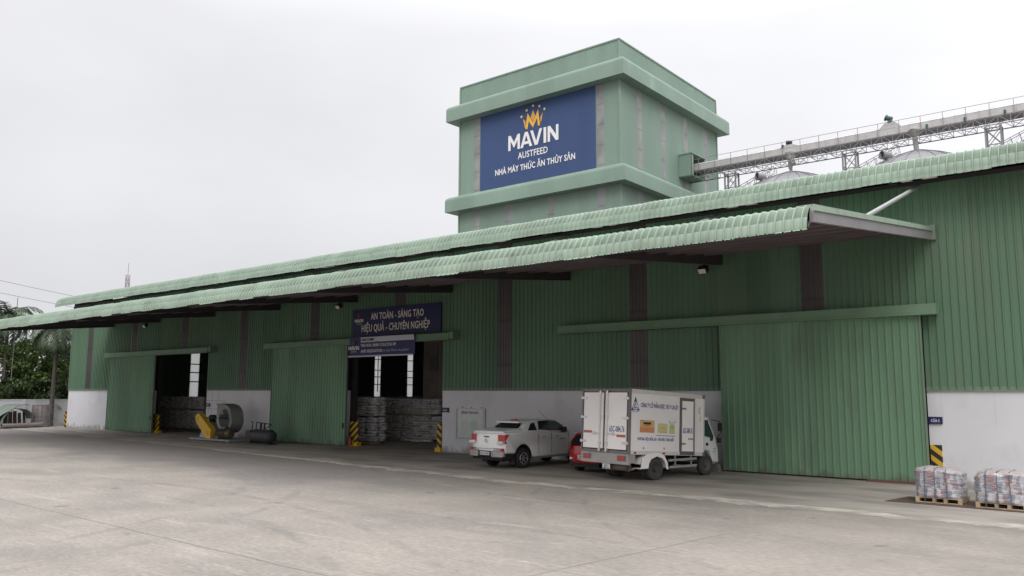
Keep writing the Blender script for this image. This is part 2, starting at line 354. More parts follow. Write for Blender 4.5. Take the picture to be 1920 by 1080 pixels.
# smoother loading apron, a sheet laid on the yard
g = MB(); xs = [-90 + i * .5 for i in range(int(100 / .5) + 1)]
def edgeY(x):
    e = 22.45 + .16 * mnoise.noise(Vector((x * .5, 3, 0))) + .05 * mnoise.noise(Vector((x * 3, 9, 0)))
    return e + max(0, (-18 - x)) * .075 if x < -18 else e
vs = [];
for x in xs: vs += [(x, edgeY(x), .004), (x, 76, .004)]
g.add(vs, [(2 * i, 2 * i + 2, 2 * i + 3, 2 * i + 1) for i in range(len(xs) - 1)])
tag(g.build('pavement', apron_mat()), kind='structure')
# rough pale mortar lip between apron and yard
g = MB(); vs = []; xs = [-40 + i * .1 for i in range(int(50 / .1) + 1)]
nz3 = lambda x, k, f: mnoise.noise(Vector((x * f, k * 3.7, 5)))
for x in xs:
    fade = min(1, (x + 40.5) / 16)
    e = edgeY(x) + .05 * nz3(x, 1, 1.7); w = max(.02, (.50 + .30 * nz3(x, 2, .8) + .22 * nz3(x, 3, 3.3) + .14 * nz3(x, 4, 9)) * fade); w2 = max(.03, (.14 + .16 * nz3(x, 5, 2.1) + .12 * nz3(x, 6, 7)) * fade)
    vs += [(x, e - w, .0028), (x, e - w * .6, .012 + .006 * nz3(x, 7, 5)), (x, e - w * .2, .022 + .010 * nz3(x, 8, 6)), (x, e + w2 * .4, .024 + .008 * nz3(x, 9, 4)), (x, e + w2, .0048)]
for i in range(len(xs) - 1):
    for j in range(4): g.f.append((5 * i + j, 5 * i + 5 + j, 5 * i + 6 + j, 5 * i + 1 + j)); g.m.append(0)
g.v = vs
tag(g.build('kerb_edge', mat('rough_mortar', (.43, .40, .34), .95, 0, .28, 7, (.4, 1, 1), stain=(.27, .25, .22), stainscale=2.2, stainrange=(.44, .60), bump=.9, bscale=14), smooth=1.0), kind='structure')
# pavement joints and cracks in the yard slabs
g = MB()
def crack(p, q, w=.02, j=.04, n=60, seed=0):
    pts = []
    for i in range(n + 1):
        t = i / n; x = p[0] + (q[0] - p[0]) * t; y = p[1] + (q[1] - p[1]) * t; k = j * mnoise.noise(Vector((x * .7 + seed, y * .7, seed))); d = Vector((q[0] - p[0], q[1] - p[1], 0)).normalized(); nn = Vector((-d.y, d.x, 0))
        c = Vector((x, y, .003)) + nn * k; ww = w * (.6 + .8 * abs(mnoise.noise(Vector((x * 2.1, y * 2.1, seed + 4))))); pts += [c - nn * ww / 2, c + nn * ww / 2]
    g.add(pts, [(2 * i, 2 * i + 2, 2 * i + 3, 2 * i + 1) for i in range(n)])
crack((-33, 9.3), (-2, 8.75), .034, .05, 120); crack((-9.3, 5), (-7.8, 17.0), .022, .04, 60, 3)
crack((-26, -2), (-24.3, 9), .02, .05, 40, 8); crack((-45, 15.4), (-9, 14.6), .012, .25, 90, 12); crack((-20.5, 9), (-19.2, 22), .012, .08, 50, 15); crack((-12.5, 12.5), (-9.8, 13.6), .010, .3, 40, 17); crack((-16, 11.2), (-13.4, 10.4), .010, .35, 40, 19); crack((-7.5, 12.0), (-5.8, 13.4), .010, .3, 40, 22); crack((-24, 13.5), (-21, 12.2), .012, .4, 40, 25)
tag(g.build('pavement_joint', mat('joint_filler', (.17, .155, .14), .9)), kind='structure')
g = MB(); pts = []
for i in range(14):
    t = i / 13; c = (-67.3 + t * 7, 28.6 - t * .9); w = .28 * math.sin(math.pi * min(1, t * 1.1 + .05)) + .03; pts += [(c[0], c[1] - w, .007), (c[0], c[1] + w, .007)]
g.add(pts, [(2 * i, 2 * i + 2, 2 * i + 3, 2 * i + 1) for i in range(13)])
tag(g.build('pavement_stain', mat('wet_stain', (.06, .055, .05), .3)), kind='structure')

# ================================================================== WAREHOUSE
WY = 31.0; XL, XR = -74.45, 12.0; YB = 78.0; WT = 10.43; BZ = 3.19
wh = thing('warehouse', 'long green ribbed steel warehouse with white masonry base and two curved eaves', 'warehouse', (-30, WY, 0))
WO = (-30, WY, 0)
def wpart(mb, name, m, smooth=0, parent=None, label=None): 
    o = mb.build(name, m, parent or wh, smooth=smooth, off=WO)
    if label: o['label'] = label
    return o
openings = [(-59.75, -52.4), (-37.35, -29.72), (-14.1, -6.62)]     # door openings up to 5.95
strips = [(-10.85 - 7.55 * k + (0.0 if k else .05), -9.95 - 7.55 * k) for k in range(9)]
OT = 5.95
cuts = sorted(set([XL, XR] + [a for o in openings for a in o] + [a for s in strips for a in s]))
def in_any(x, sets): return any(a < x < b for a, b in sets)
front = MB()
for a, b in zip(cuts[:-1], cuts[1:]):
    c = (a + b) / 2; z0 = OT if in_any(c, openings) else BZ
    if in_any(c, strips):
        s = MB(); corr_wall(s, a, b, z0, WT, WY, .18, .03); wpart(s, 'skylight_strip', SKYL)
    else: corr_wall(front, a, b, z0, WT, WY)
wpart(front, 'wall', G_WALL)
bw = [(XL, openings[0][0]), (openings[0][1], openings[1][0]), (openings[1][1], openings[2][0]), (openings[2][1], XR)]
for a, b in bw:
    m = MB(); m.box(a, b, WY + .02, WY + .24, -.05, BZ - .05); wpart(m, 'base_wall', WHITE_W)
    m = MB(); m.box(a, b, WY - .06, WY + .02, BZ - .05, BZ + .0); m.box(a, b, WY - .012, WY + .02, BZ, BZ + .10); wpart(m, 'flashing', G_TRIMD)
# painted joint lines seen on the base behind the fan
m = MB()
for x in (-50.9, -51.7): m.box(x - .012, x + .012, WY + .014, WY + .021, 0.0, BZ - .06)
for z in (1.9, 1.25, 2.45): m.box(-52.35, -48.6 if z < 2 else -50, WY + .014, WY + .021, z - .012, z + .012)
wpart(m, 'conduit', GALVD)
# gable walls
def rzz(y): return 11.05 + (min(y, 109 - y) - 30.25) * .12
gm = MB(); gs = [(42.2, 43.1), (50.0, 50.9), (58.0, 58.9), (65.9, 66.8), (71.3, 72.2)]
yc = sorted([WY, 36.0, 47.0, 54.5, 62.0, YB] + [a for s in gs for a in s])
for a, b in zip(yc[:-1], yc[1:]):
    if in_any((a + b) / 2, gs):
        s = MB(); s.box(XL - .01, XL + .01, a, b, 2.6, 9.6); wpart(s, 'skylight_strip', SKYG)
        for z in (4.0, 4.9, 5.7, 7.0, 8.3): gm2 = MB(); gm2.box(XL + .06, XL + .2, a - .3, b + .3, z, z + .1); wpart(gm2, 'girt', STEELD)
        corr_wall(gm, a, b, 9.6, min(rzz(a), rzz(b)), XL, .25, .03, 'y', -1)
    else: corr_wall(gm, a, b, 2.6, min(rzz(a), rzz(b)), XL, .25, .03, 'y', -1)
wpart(gm, 'gable_wall', G_WALL)
s = MB(); s.box(XL + .02, XL + .1, 66.32, 66.40, BZ, 9.6); wpart(s, 'girt', STEELD)
m = MB(); m.box(XL - .0, XL + .05, WY + .24, YB, -.05, 2.6); wpart(m, 'base_wall', WHITE_W)
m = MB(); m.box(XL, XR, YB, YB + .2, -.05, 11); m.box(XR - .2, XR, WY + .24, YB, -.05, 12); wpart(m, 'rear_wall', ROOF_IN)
m = MB(); m.box(XL - .03, XL + .06, WY - .05, WY + .03, BZ, WT); m.box(XL - .03, XL + .06, WY - .0, WY + .03, 0, .01); wpart(m, 'corner_flashing', G_TRIMD)
# roof: two slopes
RY0, RZ0 = 30.25, 11.12; ridgeY = 54.5; slope = .12
def rz(y): return RZ0 + (y - RY0) * slope if y < ridgeY else RZ0 + (ridgeY - RY0) * slope - (y - ridgeY) * slope
EX0, EX1 = -75.0, XR + 1
m = MB()
slits = []
for k in range(9):
    c = -6.5 - 7.55 * k - 1.55
    slits += [(c - .2, c + .35), (c + .75, c + 1.3)]
xc = sorted([EX0, EX1] + [a for s_ in slits for a in s_])
sk = MB()
for a, b in zip(xc[:-1], xc[1:]):
    y1 = 39.0
    if in_any((a + b) / 2, slits): sk = MB(); sk.add([(a, RY0, RZ0), (b, RY0, RZ0), (b, y1, rz(y1)), (a, y1, rz(y1))], [(0, 1, 2, 3)]); wpart(sk, 'roof_skylight', SKYR)
    else: m.add([(a, RY0, RZ0), (b, RY0, RZ0), (b, y1, rz(y1)), (a, y1, rz(y1))], [(0, 1, 2, 3)])
m.add([(EX0, 39.0, rz(39.0)), (EX1, 39.0, rz(39.0)), (EX1, ridgeY, rz(ridgeY)), (EX0, ridgeY, rz(ridgeY)), (EX0, YB + 1, rz(YB + 1)), (EX1, YB + 1, rz(YB + 1))], [(0, 1, 2, 3), (3, 2, 5, 4)])
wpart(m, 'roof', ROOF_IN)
for k in range(9):
    x = -7.1 - 7.55 * k
    m = MB(); m.bar((x, WY + .4, 10.1), (x, ridgeY, 13.2), .25, .5); m.box(x - .15, x + .15, WY + .26, WY + .6, 0, 10.1); wpart(m, 'frame_column', STEELD)
    m = MB(); m.bar((x, WY + .05, 10.60), (x, 29.75, 10.38), .14, .16); wpart(m, 'eave_bracket', STEELD)
m = MB(); m.box(XL, XR, WY - .02, WY + .12, WT, WT + .16); m.box(XL, XR, WY - .55, WY - .4, 10.68, 10.82); wpart(m, 'eave_purlin', STEELD)

# curved eave sheets swept along x
def curved_eave(name, x0, x1, prof, crimp, sagf, m, pt=.25):
    """prof: (y,z) list from inner/top to outer/bottom; crimp flags per profile point"""
    ps = []; x = x0; i = 0
    while x < x1 - .01:
        for dx, o in ((0, 0), (.35, .010), (.70, 0), (.80, .034), (.90, .034), (.97, 0), (.998, -.014)): ps.append((min(x + dx * pt, x1), o))
        x += pt
    ps.append((x1, 0))
    n = len(prof); nrm = []
    for j in range(n):
        a = prof[max(j - 1, 0)]; b = prof[min(j + 1, n - 1)]; dy, dz = b[0] - a[0], b[1] - a[1]; q = math.hypot(dy, dz); nrm.append((dz / q, -dy / q))
    if nrm[0][1] < 0: nrm = [(-a, -b) for a, b in nrm]
    mb = MB(); vs = []
    for (px, o) in ps:
        sh = math.floor(px / 1.0 + 1e-4); rr = random.Random(sh * 7 + 3); dj = rr.uniform(-.012, .012); dl = rr.uniform(-.03, .02)
        sg = sagf(px)
        for j, (y, z) in enumerate(prof):
            oo = o - (.024 if crimp[j] and -.01 < o < .015 else 0) + dj
            t = j / (n - 1)
            vs.append((px, y + nrm[j][0] * oo, z + nrm[j][1] * oo + sg * (.3 + .7 * t) + (dl if j == n - 1 else 0)))
    mb.v = vs
    for i in range(len(ps) - 1):
        for j in range(n - 1): mb.f.append((i * n + j, i * n + j + 1, (i + 1) * n + j + 1, (i + 1) * n + j)); mb.m.append(0)
    return wpart(mb, name, m)
def arc_prof(cy, cz, r, a0, a1, n): return [(cy + r * math.cos(rad(a0 + (a1 - a0) * i / n)), cz + r * math.sin(rad(a0 + (a1 - a0) * i / n))) for i in range(n + 1)]
arc = arc_prof(30.30, 10.46, .70, 97, 184, 34)
prof = [(31.4, 11.33)] + arc + [(29.59, 10.30)]
cr = [False] + [(10 <= i <= 24 and i % 2 == 0) for i in range(35)] + [False]
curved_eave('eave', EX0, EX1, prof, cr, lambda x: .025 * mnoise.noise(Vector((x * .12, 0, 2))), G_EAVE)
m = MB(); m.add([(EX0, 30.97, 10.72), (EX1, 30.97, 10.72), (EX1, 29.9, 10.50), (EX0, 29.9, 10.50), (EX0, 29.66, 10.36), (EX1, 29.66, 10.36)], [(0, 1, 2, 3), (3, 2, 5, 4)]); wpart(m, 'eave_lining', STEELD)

# canopy (lower eave) 12.5 m deep
CX0, CX1 = -67.15, -6.2
CW, CF = (WY, 8.80), (19.0, 7.36)
csl = (CW[1] - CF[1]) / (CW[0] - CF[0])
def cz(y): return CF[1] + (y - CF[0]) * csl
arc = arc_prof(19.02, 6.80, .60, 96, 184, 36)
prof = [(WY - .03, cz(WY)), (25, cz(25)), (21, cz(21)), (19.5, cz(19.5))] + arc + [(18.38, 6.73)]
cr = [False] * 4 + [(10 <= i <= 24 and i % 2 == 0) for i in range(37)] + [False]
sag = lambda x: .05 * mnoise.noise(Vector((x * .11, 4, 0))) + .02 * mnoise.noise(Vector((x * .6, 4, 7)))
can = curved_eave('canopy', CX0, CX1, prof, cr, sag, G_EAVE, .212)
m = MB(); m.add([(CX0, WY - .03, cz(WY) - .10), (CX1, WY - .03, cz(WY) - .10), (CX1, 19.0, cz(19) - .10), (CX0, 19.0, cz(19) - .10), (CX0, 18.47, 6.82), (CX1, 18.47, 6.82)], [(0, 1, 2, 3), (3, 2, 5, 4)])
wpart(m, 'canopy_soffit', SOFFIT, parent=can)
for k in range(9):
    x = -6.5 - 7.55 * k - (-.1 if k == 8 else 0)
    if k > 0:
        m = MB(); zt = cz(WY) - .11
        m.prism([(WY - .04, zt), (WY - .04, zt - .42), (19.2, cz(19.2) - .30), (19.2, cz(19.2) - .11)], x - .09, x + .09, 'x'); wpart(m, 'canopy_beam', STEELD, parent=can)
for y in [20.3 + i * 1.5 for i in range(7)]:
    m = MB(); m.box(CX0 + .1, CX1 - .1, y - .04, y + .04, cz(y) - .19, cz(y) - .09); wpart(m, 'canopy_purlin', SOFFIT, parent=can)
m = MB()   # grey edge beam at the right end and green flashing on it
m.prism([(WY - .05, cz(WY) - .10), (WY - .05, cz(WY) - .40), (18.62, cz(18.62) - .36), (18.62, cz(18.62) - .10)], CX1 - .02, CX1 + .08, 'x'); wpart(m, 'edge_beam', STEELG, parent=can)
m = MB(); m.prism([(WY - .05, cz(WY) + .03), (WY - .05, cz(WY) - .10), (18.62, cz(18.62) - .10), (18.62, cz(18.62) + .03)], CX1 - .05, CX1 + .12, 'x')
m.prism([(WY - .05, cz(WY) + .08), (WY - .05, cz(WY) + .034), (18.8, cz(18.8) + .034), (18.8, cz(18.8) + .08)], CX1 - .28, CX1 + .02, 'x'); wpart(m, 'edge_flashing', G_EAVE, parent=can)
m = MB(); m.box(CX1 - .1, CX1 + .2, WY - .16, WY - .0, cz(WY) - .42, cz(WY) + .10); wpart(m, 'gutter_end', G_TRIMD, parent=can)
for k in range(9):     # tie poles
    x = -6.5 - 7.55 * k
    m = MB(); m.cyl((x, WY - .02, 10.35), (x, 24.2, cz(24.2) + .10), .068, n=10); m.cyl((x, 24.25, cz(24.25) - .02), (x, 24.2, cz(24.2) + .16), .19, .14, n=10); wpart(m, 'tie_pole', mat('pale_painted_tube', (.31, .31, .31), .5, .1, .06, 2), smooth=.7)

# doors
def door(x0, x1, y, z1, z0=.04, label=None):
    m = MB(); corr_wall(m, x0, x1, z0, z1, y, .25, .035); m.box(x0, x1, y + .004, y + .07, z0, z1)
    o = wpart(m, 'door', G_DOOR)
    for xa_, xb_ in ((x1, x1 + .05), (x0 - .04, x0)): e = MB(); e.box(xa_, xb_, y - .045, y + .08, z0, z1); wpart(e, 'edge_frame', G_TRIMD, parent=o)
    return o
door(-66.25, -59.1, 30.62, 5.82); door(-44.2, -37.0, 30.60, 5.82); d3 = door(-13.95, -6.64, 30.60, 5.82, .06)
h = MB(); h.box(-59.2, -59.14, 30.5, 30.56, 1.0, 1.25); wpart(h, 'handle', BLACKP, parent=None)
h = MB(); h.box(-37.12, -37.06, 30.48, 30.55, 1.0, 1.3); wpart(h, 'handle', BLACKP)
def track(x0, x1, zlo=5.74, zhi=6.14, y=30.42):
    m = MB(); m.prism([(WY - .035, zhi + .03), (y + .02, zhi - .02), (y, zhi - .04), (y, zlo + .06), (y - .05, zlo + .05), (y - .05, zlo), (WY - .15, zlo)], x0, x1, 'x'); wpart(m, 'door_track', G_TRIM)
track(-67.0, -51.6); track(-45.0, -28.8); track(-21.9, -6.05)
m = MB(); m.box(-28.8, -28.5, 30.45, WY, 5.78, 6.15); wpart(m, 'track_end', G_TRIMD); m = MB(); m.box(-51.6, -51.3, 30.45, WY, 5.78, 6.15); wpart(m, 'track_end', G_TRIMD)
# thresholds, interior
for xa_ in (-37.9, -60.3): m = MB(); m.box(xa_, xa_ + .5, WY + .26, WY + .36, 0, BZ); wpart(m, 'base_wall', WHITE_W)
m = MB(); corr_wall(m, -40.2, -33.0, .0, 9.5, 40.0, .25, .03); wpart(m, 'partition', mat('brown_partition', (.34, .30, .28), .7, 0, .15, 1))

# ================================================================== SIGNS
def facade_place(xc, z, y):
    return lambda tx, tz, d: (xc + tx, y - d, z + tz)
sg = thing('slogan_sign', 'wide navy slogan sign in two lines over the open doorway', 'sign', (-33.35, WY - .08, 6.2))
def sbuild(mb, name, m, root): return mb.build(name, m, root, off=tuple(root.location))
def stext(body, name, m, root, w, h, xc, z, y, **k):
    lo = root.location
    return text(body, name, m, root, w, h, lambda tx, tz, d: (xc + tx - lo.x, y - d - lo.y, z + tz - lo.z), **k)
m = MB(); m.box(-36.92, -29.80, WY - .12, WY - .05, 6.22, 7.80); sbuild(m, 'panel', NAVY, sg)
stext('AN TOÀN - SÁNG TẠO', 'lettering', CREAM_T, sg, 4.25, .40, -33.2, 7.16, WY - .122, bold=.015)
stext('HIỆU QUẢ - CHUYÊN NGHIỆP', 'lettering', CREAM_T, sg, 5.5, .42, -33.35, 6.50, WY - .122, bold=.015)
block_word('MAVIN', CREAM_T, sg, 0.74, 0.2, lambda tx, tz, d: (-36.35 + tx - sg.location.x, WY - .122 - d - sg.location.y, 7.05 + tz - sg.location.z))
stext('AUSTFEED', 'lettering', PALE_T, sg, .42, .07, -36.35, 6.93, WY - .122, bold=.0)
def crown(root, xc, z, sc, y, m1, m2, k=1.0):
    lo = root.location
    def F(pts, mm, nm, d):
        b = MB(); b.prism([(xc + p[0] * sc - lo.x, z + p[1] * sc - lo.z) for p in pts], y - lo.y, y - d - lo.y, 'y'); return b.build(nm, mm, root)
    d = .02 * k
    F([(-.36, 0), (-.20, .72), (0.02, .36), (.22, .92), (.34, .12), (.22, .12), (.16, .55), (.0, .10), (-.17, .44), (-.26, 0)], m1, 'crown', d)
    b = MB()
    for pts in ([(-.52, .48), (-.40, .36), (-.36, .05), (-.40, .03)], [(.0, .44), (-.11, .56), (.0, .98), (.10, .62)], [(.38, .28), (.36, .48), (.52, .84), (.44, .38)]):
        b.prism([(xc + p[0] * sc - lo.x, z + p[1] * sc - lo.z) for p in pts], y - lo.y, y - d - lo.y, 'y')
    b.build('crown', m2, root)
    b = MB()
    for px, pz in ((-.60, .58), (-.30, .92), (.03, 1.15), (.36, 1.12), (.62, .98)): b.cyl((xc + px * sc - lo.x, y - lo.y, z + pz * sc - lo.z), (xc + px * sc - lo.x, y - d - lo.y, z + pz * sc - lo.z), .065 * sc, n=12)
    b.build('crown_pearls', m2, root)
crown(sg, -36.35, 7.30, .26, WY - .121, mat('dull_red_gold', (.25, .09, .03), .6), mat('dull_red_gold2', (.20, .08, .03), .6))
bn = thing('welcome_banner', 'blue and white welcome banner hanging under the slogan sign in the doorway', 'banner', (-33.9, 30.33, 5.05))
m = MB(); BY = 30.33
def bann(x0, x1, za, zb, zc, zd, mm, name, d=0):
    b = MB(); n = 16; vs = []
    for i in range(n + 1):
        t = i / n; x = x0 + (x1 - x0) * t; w = .03 * math.sin(t * 7) ; vs += [(x, BY + w - d, za + (zb - za) * t), (x, BY - .02 + w * .6 - d, zc + (zd - zc) * t), (x, BY + w - d + .012, za + (zb - za) * t), (x, BY - .008 + w * .6 - d, zc + (zd - zc) * t)]
    b.add(vs, [(4 * i, 4 * i + 4, 4 * i + 5, 4 * i + 1) for i in range(n)] + [(4 * i + 2, 4 * i + 3, 4 * i + 7, 4 * i + 6) for i in range(n)]); return sbuild(b, name, mm, bn)
bann(-36.45, -31.15, 5.07, 5.07, 6.14, 6.14, mat('banner_blue', (.015, .020, .115), .5), 'cloth')
bann(-35.45, -31.2, 5.84, 5.84, 6.12, 6.12, mat('banner_white', (.52, .52, .60), .5), 'white_band', .035)
bann(-36.55, -31.3, 5.02, 5.02, 5.10, 5.10, mat('banner_hem', (.50, .50, .57), .5), 'hem', .035)
stext('WELCOME', 'lettering', BLACK_T, bn, 1.05, .15, -34.85, 5.90, BY - .085)
stext('THE HON. MARK COULTON MP', 'lettering', WHITE_T, bn, 2.9, .17, -33.95, 5.58, BY - .085, bold=.01)
stext('AND DELEGATION', 'lettering', WHITE_T, bn, 1.75, .17, -34.5, 5.26, BY - .085, bold=.01)
stext('to visit Mavin Austfeed', 'lettering', PALE_T, bn, 2.0, .15, -32.55, 5.27, BY - .085, bold=-.005)
block_word('MAVIN', WHITE_T, bn, 0.92, 0.22, lambda tx, tz, d: (-36.0 + tx - bn.location.x, BY - .085 - d - bn.location.y, 5.42 + tz - bn.location.z))
stext('AUSTFEED', 'lettering', PALE_T, bn, .5, .07, -36.0, 5.29, BY - .085, bold=0)
crown(bn, -36.0, 5.70, .27, BY - .085, mat('dull_red_gold', (0, 0, 0)), mat('dull_red_gold2', (0, 0, 0)))
def door_sign(x, word, lab, w=.44):
    t = thing('door_sign', lab, 'sign', (x, WY - .05, 2.03), group='blue door number signs')
    m = MB(); m.box(x - w / 2, x + w / 2, WY - .05, WY + .022, 2.03, 2.27); sbuild(m, 'plate', NAVY, t)
    stext(word, 'lettering', WHITE_T, t, w * .6, .095, x, 2.095, WY - .052, bold=.01)
door_sign(-6.40, 'CỬA 3', 'small blue door number sign reading three beside the closed right door')
door_sign(-29.45, 'CỬA 2', 'small blue door number sign reading two right of the banner doorway', .46)
door_sign(-52.10, 'CỬA 1', 'small blue door number sign by the far left doorway above the fan')
nb = thing('notice_board', 'glass fronted white notice board on the white wall left of the pickup', 'notice board', (-27.7, WY, .78))
m = MB(); m.box(-28.62, -26.78, WY - .03, WY + .022, .80, 2.20); sbuild(m, 'board', mat('board_face', (.50, .53, .52), .2, 0, .05, 3, coat=.5), nb)
m = MB()
for a, b, c, d in ((-28.68, -26.72, 2.20, 2.26), (-28.68, -26.72, .74, .80)): m.box(a, b, WY - .07, WY + .02, c, d)
m.box(-28.68, -28.62, WY - .07, WY + .02, .80, 2.20); m.box(-26.78, -26.72, WY - .07, WY + .02, .80, 2.20); m.box(-26.84, -26.80, WY - .06, WY - .03, .80, 2.20)
for x in (-28.3, -27.7, -27.0): m.box(x - .03, x + .03, WY - .05, WY + .02, 2.26, 2.33)
sbuild(m, 'frame', mat('board_frame', (.42, .42, .42), .4, .4), nb)
stext('BẢNG TIN KHO', 'lettering', BLACK_T, nb, 1.15, .13, -27.75, 1.98, WY - .031)
for i, (x, z, w, hh, c) in enumerate(((-28.1, 1.2, .5, .6, (.55, .60, .56)), (-27.5, 1.3, .42, .5, (.45, .58, .50)), (-27.1, 1.05, .25, .6, (.58, .60, .62)))):
    m = MB(); m.box(x - w / 2, x + w / 2, WY - .036, WY - .031, z - hh / 2 + .1, z + hh / 2 + .1); sbuild(m, 'paper_notice', mat('paper%d' % i, c, .7), nb)

# hazard striped corner guards
def guard(x, lab, w=.34, z1=1.38, base=True, m_=HAZ, y=WY):
    t = thing('corner_guard', lab, 'corner guard', (x, y, 0), group='black and yellow corner guards')
    b = MB(); b.box(x - w / 2, x + w / 2, y - .07, y + .0199, .22 if base else 0, z1); b.box(x - w / 2, x - w / 2 + .05, y + .0199, y + .25, .22 if base else 0, z1); sbuild(b, 'striped_plate', m_, t)
    if base: b = MB(); b.box(x - w / 2 - .08, x + w / 2 + .05, y - .16, y + .2, 0, .215); sbuild(b, 'foot_block', YEL, t)
guard(-6.42, 'black and yellow striped guard between green door and right pallets', .34, 1.32, False)
guard(-29.86, 'black and yellow striped guard on right side of banner doorway', .26, 1.42)
guard(-36.72, 'wide black and yellow striped guard on left side of banner doorway', .66, 1.38, True, HAZL, WY + .1)
guard(-59.25, 'black and yellow striped guard at the far left doorway beside the bags', .8, 1.38, True, HAZL, WY + .1)
guard(-74.62, 'black and yellow striped guard on the far left corner of the warehouse', .28, 1.34, False)
ex = thing('fire_extinguisher', 'red fire extinguisher on the yellow block at the banner doorway', 'fire extinguisher', (-36.72, WY - .22, 0))
m = MB(); m.lathe([(.0, 0), (.0, .08), (.42, .08), (.5, .05), (.52, .03), (.6, .03), (.6, 0)], 'z', (0, 0, .05), 14); m.build('cylinder', mat('extinguisher_red', (.35, .02, .02), .4), ex, smooth=.7)
m = MB(); m.box(-.02, .02, -.12, .02, .62, .68); m.tube([(.02, 0, .63), (.11, -.02, .55), (.1, -.03, .3)], .012); m.build('handle', BLACKP, ex)
# floodlights
def flood(x, lab):
    t = thing('floodlight', lab, 'floodlight', (x, 30.3, 8.0), group='floodlights under the canopy')
    m = MB(); m.prism([(-.16, .05), (.10, .22), (.16, .02), (-.02, -.14)], -.20, .20, 'x'); m.build('housing', BLACKP, t)
    m = MB(); m.add([(-.16, -.162, .035), (.16, -.162, .035), (.16, -.035, -.130), (-.16, -.035, -.130)], [(0, 1, 2, 3)]); m.build('lens', mat('lamp_lens', (.75, .72, .68), .25), t)
    m = MB(); m.bar((0, .05, .2), (0, .3, .42), .05); m.box(-.22, .22, .02, .06, .0, .04); m.bar((0, .3, .42), (0, .66, .42), .05); m.build('bracket', BLACKP, t)
for x, lab in ((-14.5, 'floodlight under the canopy above the delivery truck'), (-37.5, 'floodlight under the canopy left of the slogan sign'), (-60.3, 'floodlight under the canopy above the far left door')): flood(x, lab)

# ================================================================== FEED TOWER and conveyor, silos (farther away: scaled out from the same measurements)
K = 1.42
def T(x, y, z): return (x * K, y * K, 3 + (z - 3) * K)
tw = thing('feed_tower', 'tall square green clad feed mill tower with two rounded projecting bands', 'tower', T(-42.9, 56, 3 - 3 / K))
TOo = tuple(tw.location)
X0, X1, Y0, Y1 = -51.8, -33.85, 56.0, 74.6
def tpart(mb, name, m, parent=None, smooth=0): return mb.build(name, m, parent or tw, smooth=smooth, off=TOo, xf=lambda v: Vector(T(*v)))
def strip_wall(mb, a, b, z0, z1, c, axis, flip=1): corr_wall(mb, a, b, z0, z1, c, .2, .020, axis, flip)
tb = MB()
fs = [(-49.95, -49.22), (-46.15, -45.40), (-41.3, -40.58), (-36.12, -35.38)]
ss = [(58.85, 59.6), (63.0, 63.75), (67.4, 68.15), (71.65, 72.45)]
def face(strs, a, b, z0, z1, c, axis, flip, which=None):
    cs = sorted([a, b] + [q for i, s in enumerate(strs) if which is None or i in which for q in s])
    for p, q in zip(cs[:-1], cs[1:]):
        if in_any((p + q) / 2, [s for i, s in enumerate(strs) if which is None or i in which]):
            s = MB(); corr_wall(s, p, q, z0, z1, c, .15, .012, axis, flip); tpart(s, 'skylight_strip', SKYT)
        else: strip_wall(tb, p, q, z0, z1, c, axis, flip)
face(fs, X0, X1, 21.5, 29.6, Y0, 'x', 1, (0, 3)); face(fs, X0, X1, 8, 20.6, Y0, 'x', 1)
strip_wall(tb, X0, X1, 20.6, 21.5, Y0, 'x'); strip_wall(tb, X0, X1, 29.6, 32.5, Y0, 'x')
face(ss, Y0, Y1, 21.5, 29.6, X1, 'y', 1); face(ss, Y0, Y1, 8, 20.6, X1, 'y', 1)
strip_wall(tb, Y0, Y1, 20.6, 21.5, X1, 'y'); strip_wall(tb, Y0, Y1, 29.6, 32.5, X1, 'y')
tb.add([(X0, Y0, 8), (X0, Y1, 8), (X0, Y1, 32.5), (X0, Y0, 32.5), (X1, Y1, 8), (X1, Y1, 32.5)], [(0, 1, 2, 3), (1, 4, 5, 2)])
tb.add([(X0, Y0, 31.8), (X1, Y0, 31.8), (X1, Y1, 31.8), (X0, Y1, 31.8)], [(0, 1, 2, 3)])
tpart(tb, 'wall', G_TOWER)
m = MB()   # parapet cap
m.box(X0 - .06, X1 + .06, Y0 - .06, Y0 + .06, 32.5, 32.64); m.box(X1 - .06, X1 + .06, Y0 + .06, Y1 + .06, 32.5, 32.64); m.box(X0 - .06, X0 + .06, Y0 + .06, Y1 + .06, 32.5, 32.64); m.box(X0 + .06, X1 - .06, Y1 - .06, Y1 + .06, 32.5, 32.64)
tpart(m, 'parapet_cap', mat('dark_green_cap', (.16, .24, .19), .5))
for xx, yy in ((X0, Y0), (X1, Y0), (X1, Y1)):
    m = MB(); m.box(xx - .09, xx + .07, yy - .07, yy + .09, 8, 32.45); tpart(m, 'corner_flashing', G_BAND)
for zb, zt in ((29.05, 30.9), (20.12, 21.85)):
    hb = .60 * (zt - zb); pr = [(0, 0), (.98, 0), (.98, hb)]
    for i in range(1, 9): a = math.pi / 2 * i / 8; pr.append((.98 - (1 - math.cos(a)) * .42, hb + math.sin(a) * (zt - zb - hb) * .62))
    pr.append((0, zt - zb))
    m = MB(); vs = []
    for (d, z) in pr:
        for px, py in ((X0 - d, Y0 - d), (X1 + d, Y0 - d), (X1 + d, Y1 + d), (X0 - d, Y1 + d)): vs.append((px, py, zb + z))
    fsx = []
    for j in range(len(pr) - 1):
        for c in range(4): fsx.append((4 * j + c, 4 * j + (c + 1) % 4, 4 * j + 4 + (c + 1) % 4, 4 * j + 4 + c))
    m.add(vs, fsx); tpart(m, 'rounded_band', G_BAND, smooth=.6)
bb = thing('billboard', 'large faded blue company billboard with gold crown on the tower front', 'billboard', T(-42.6, Y0 - .06, 21.9))
bo = tuple(bb.location)
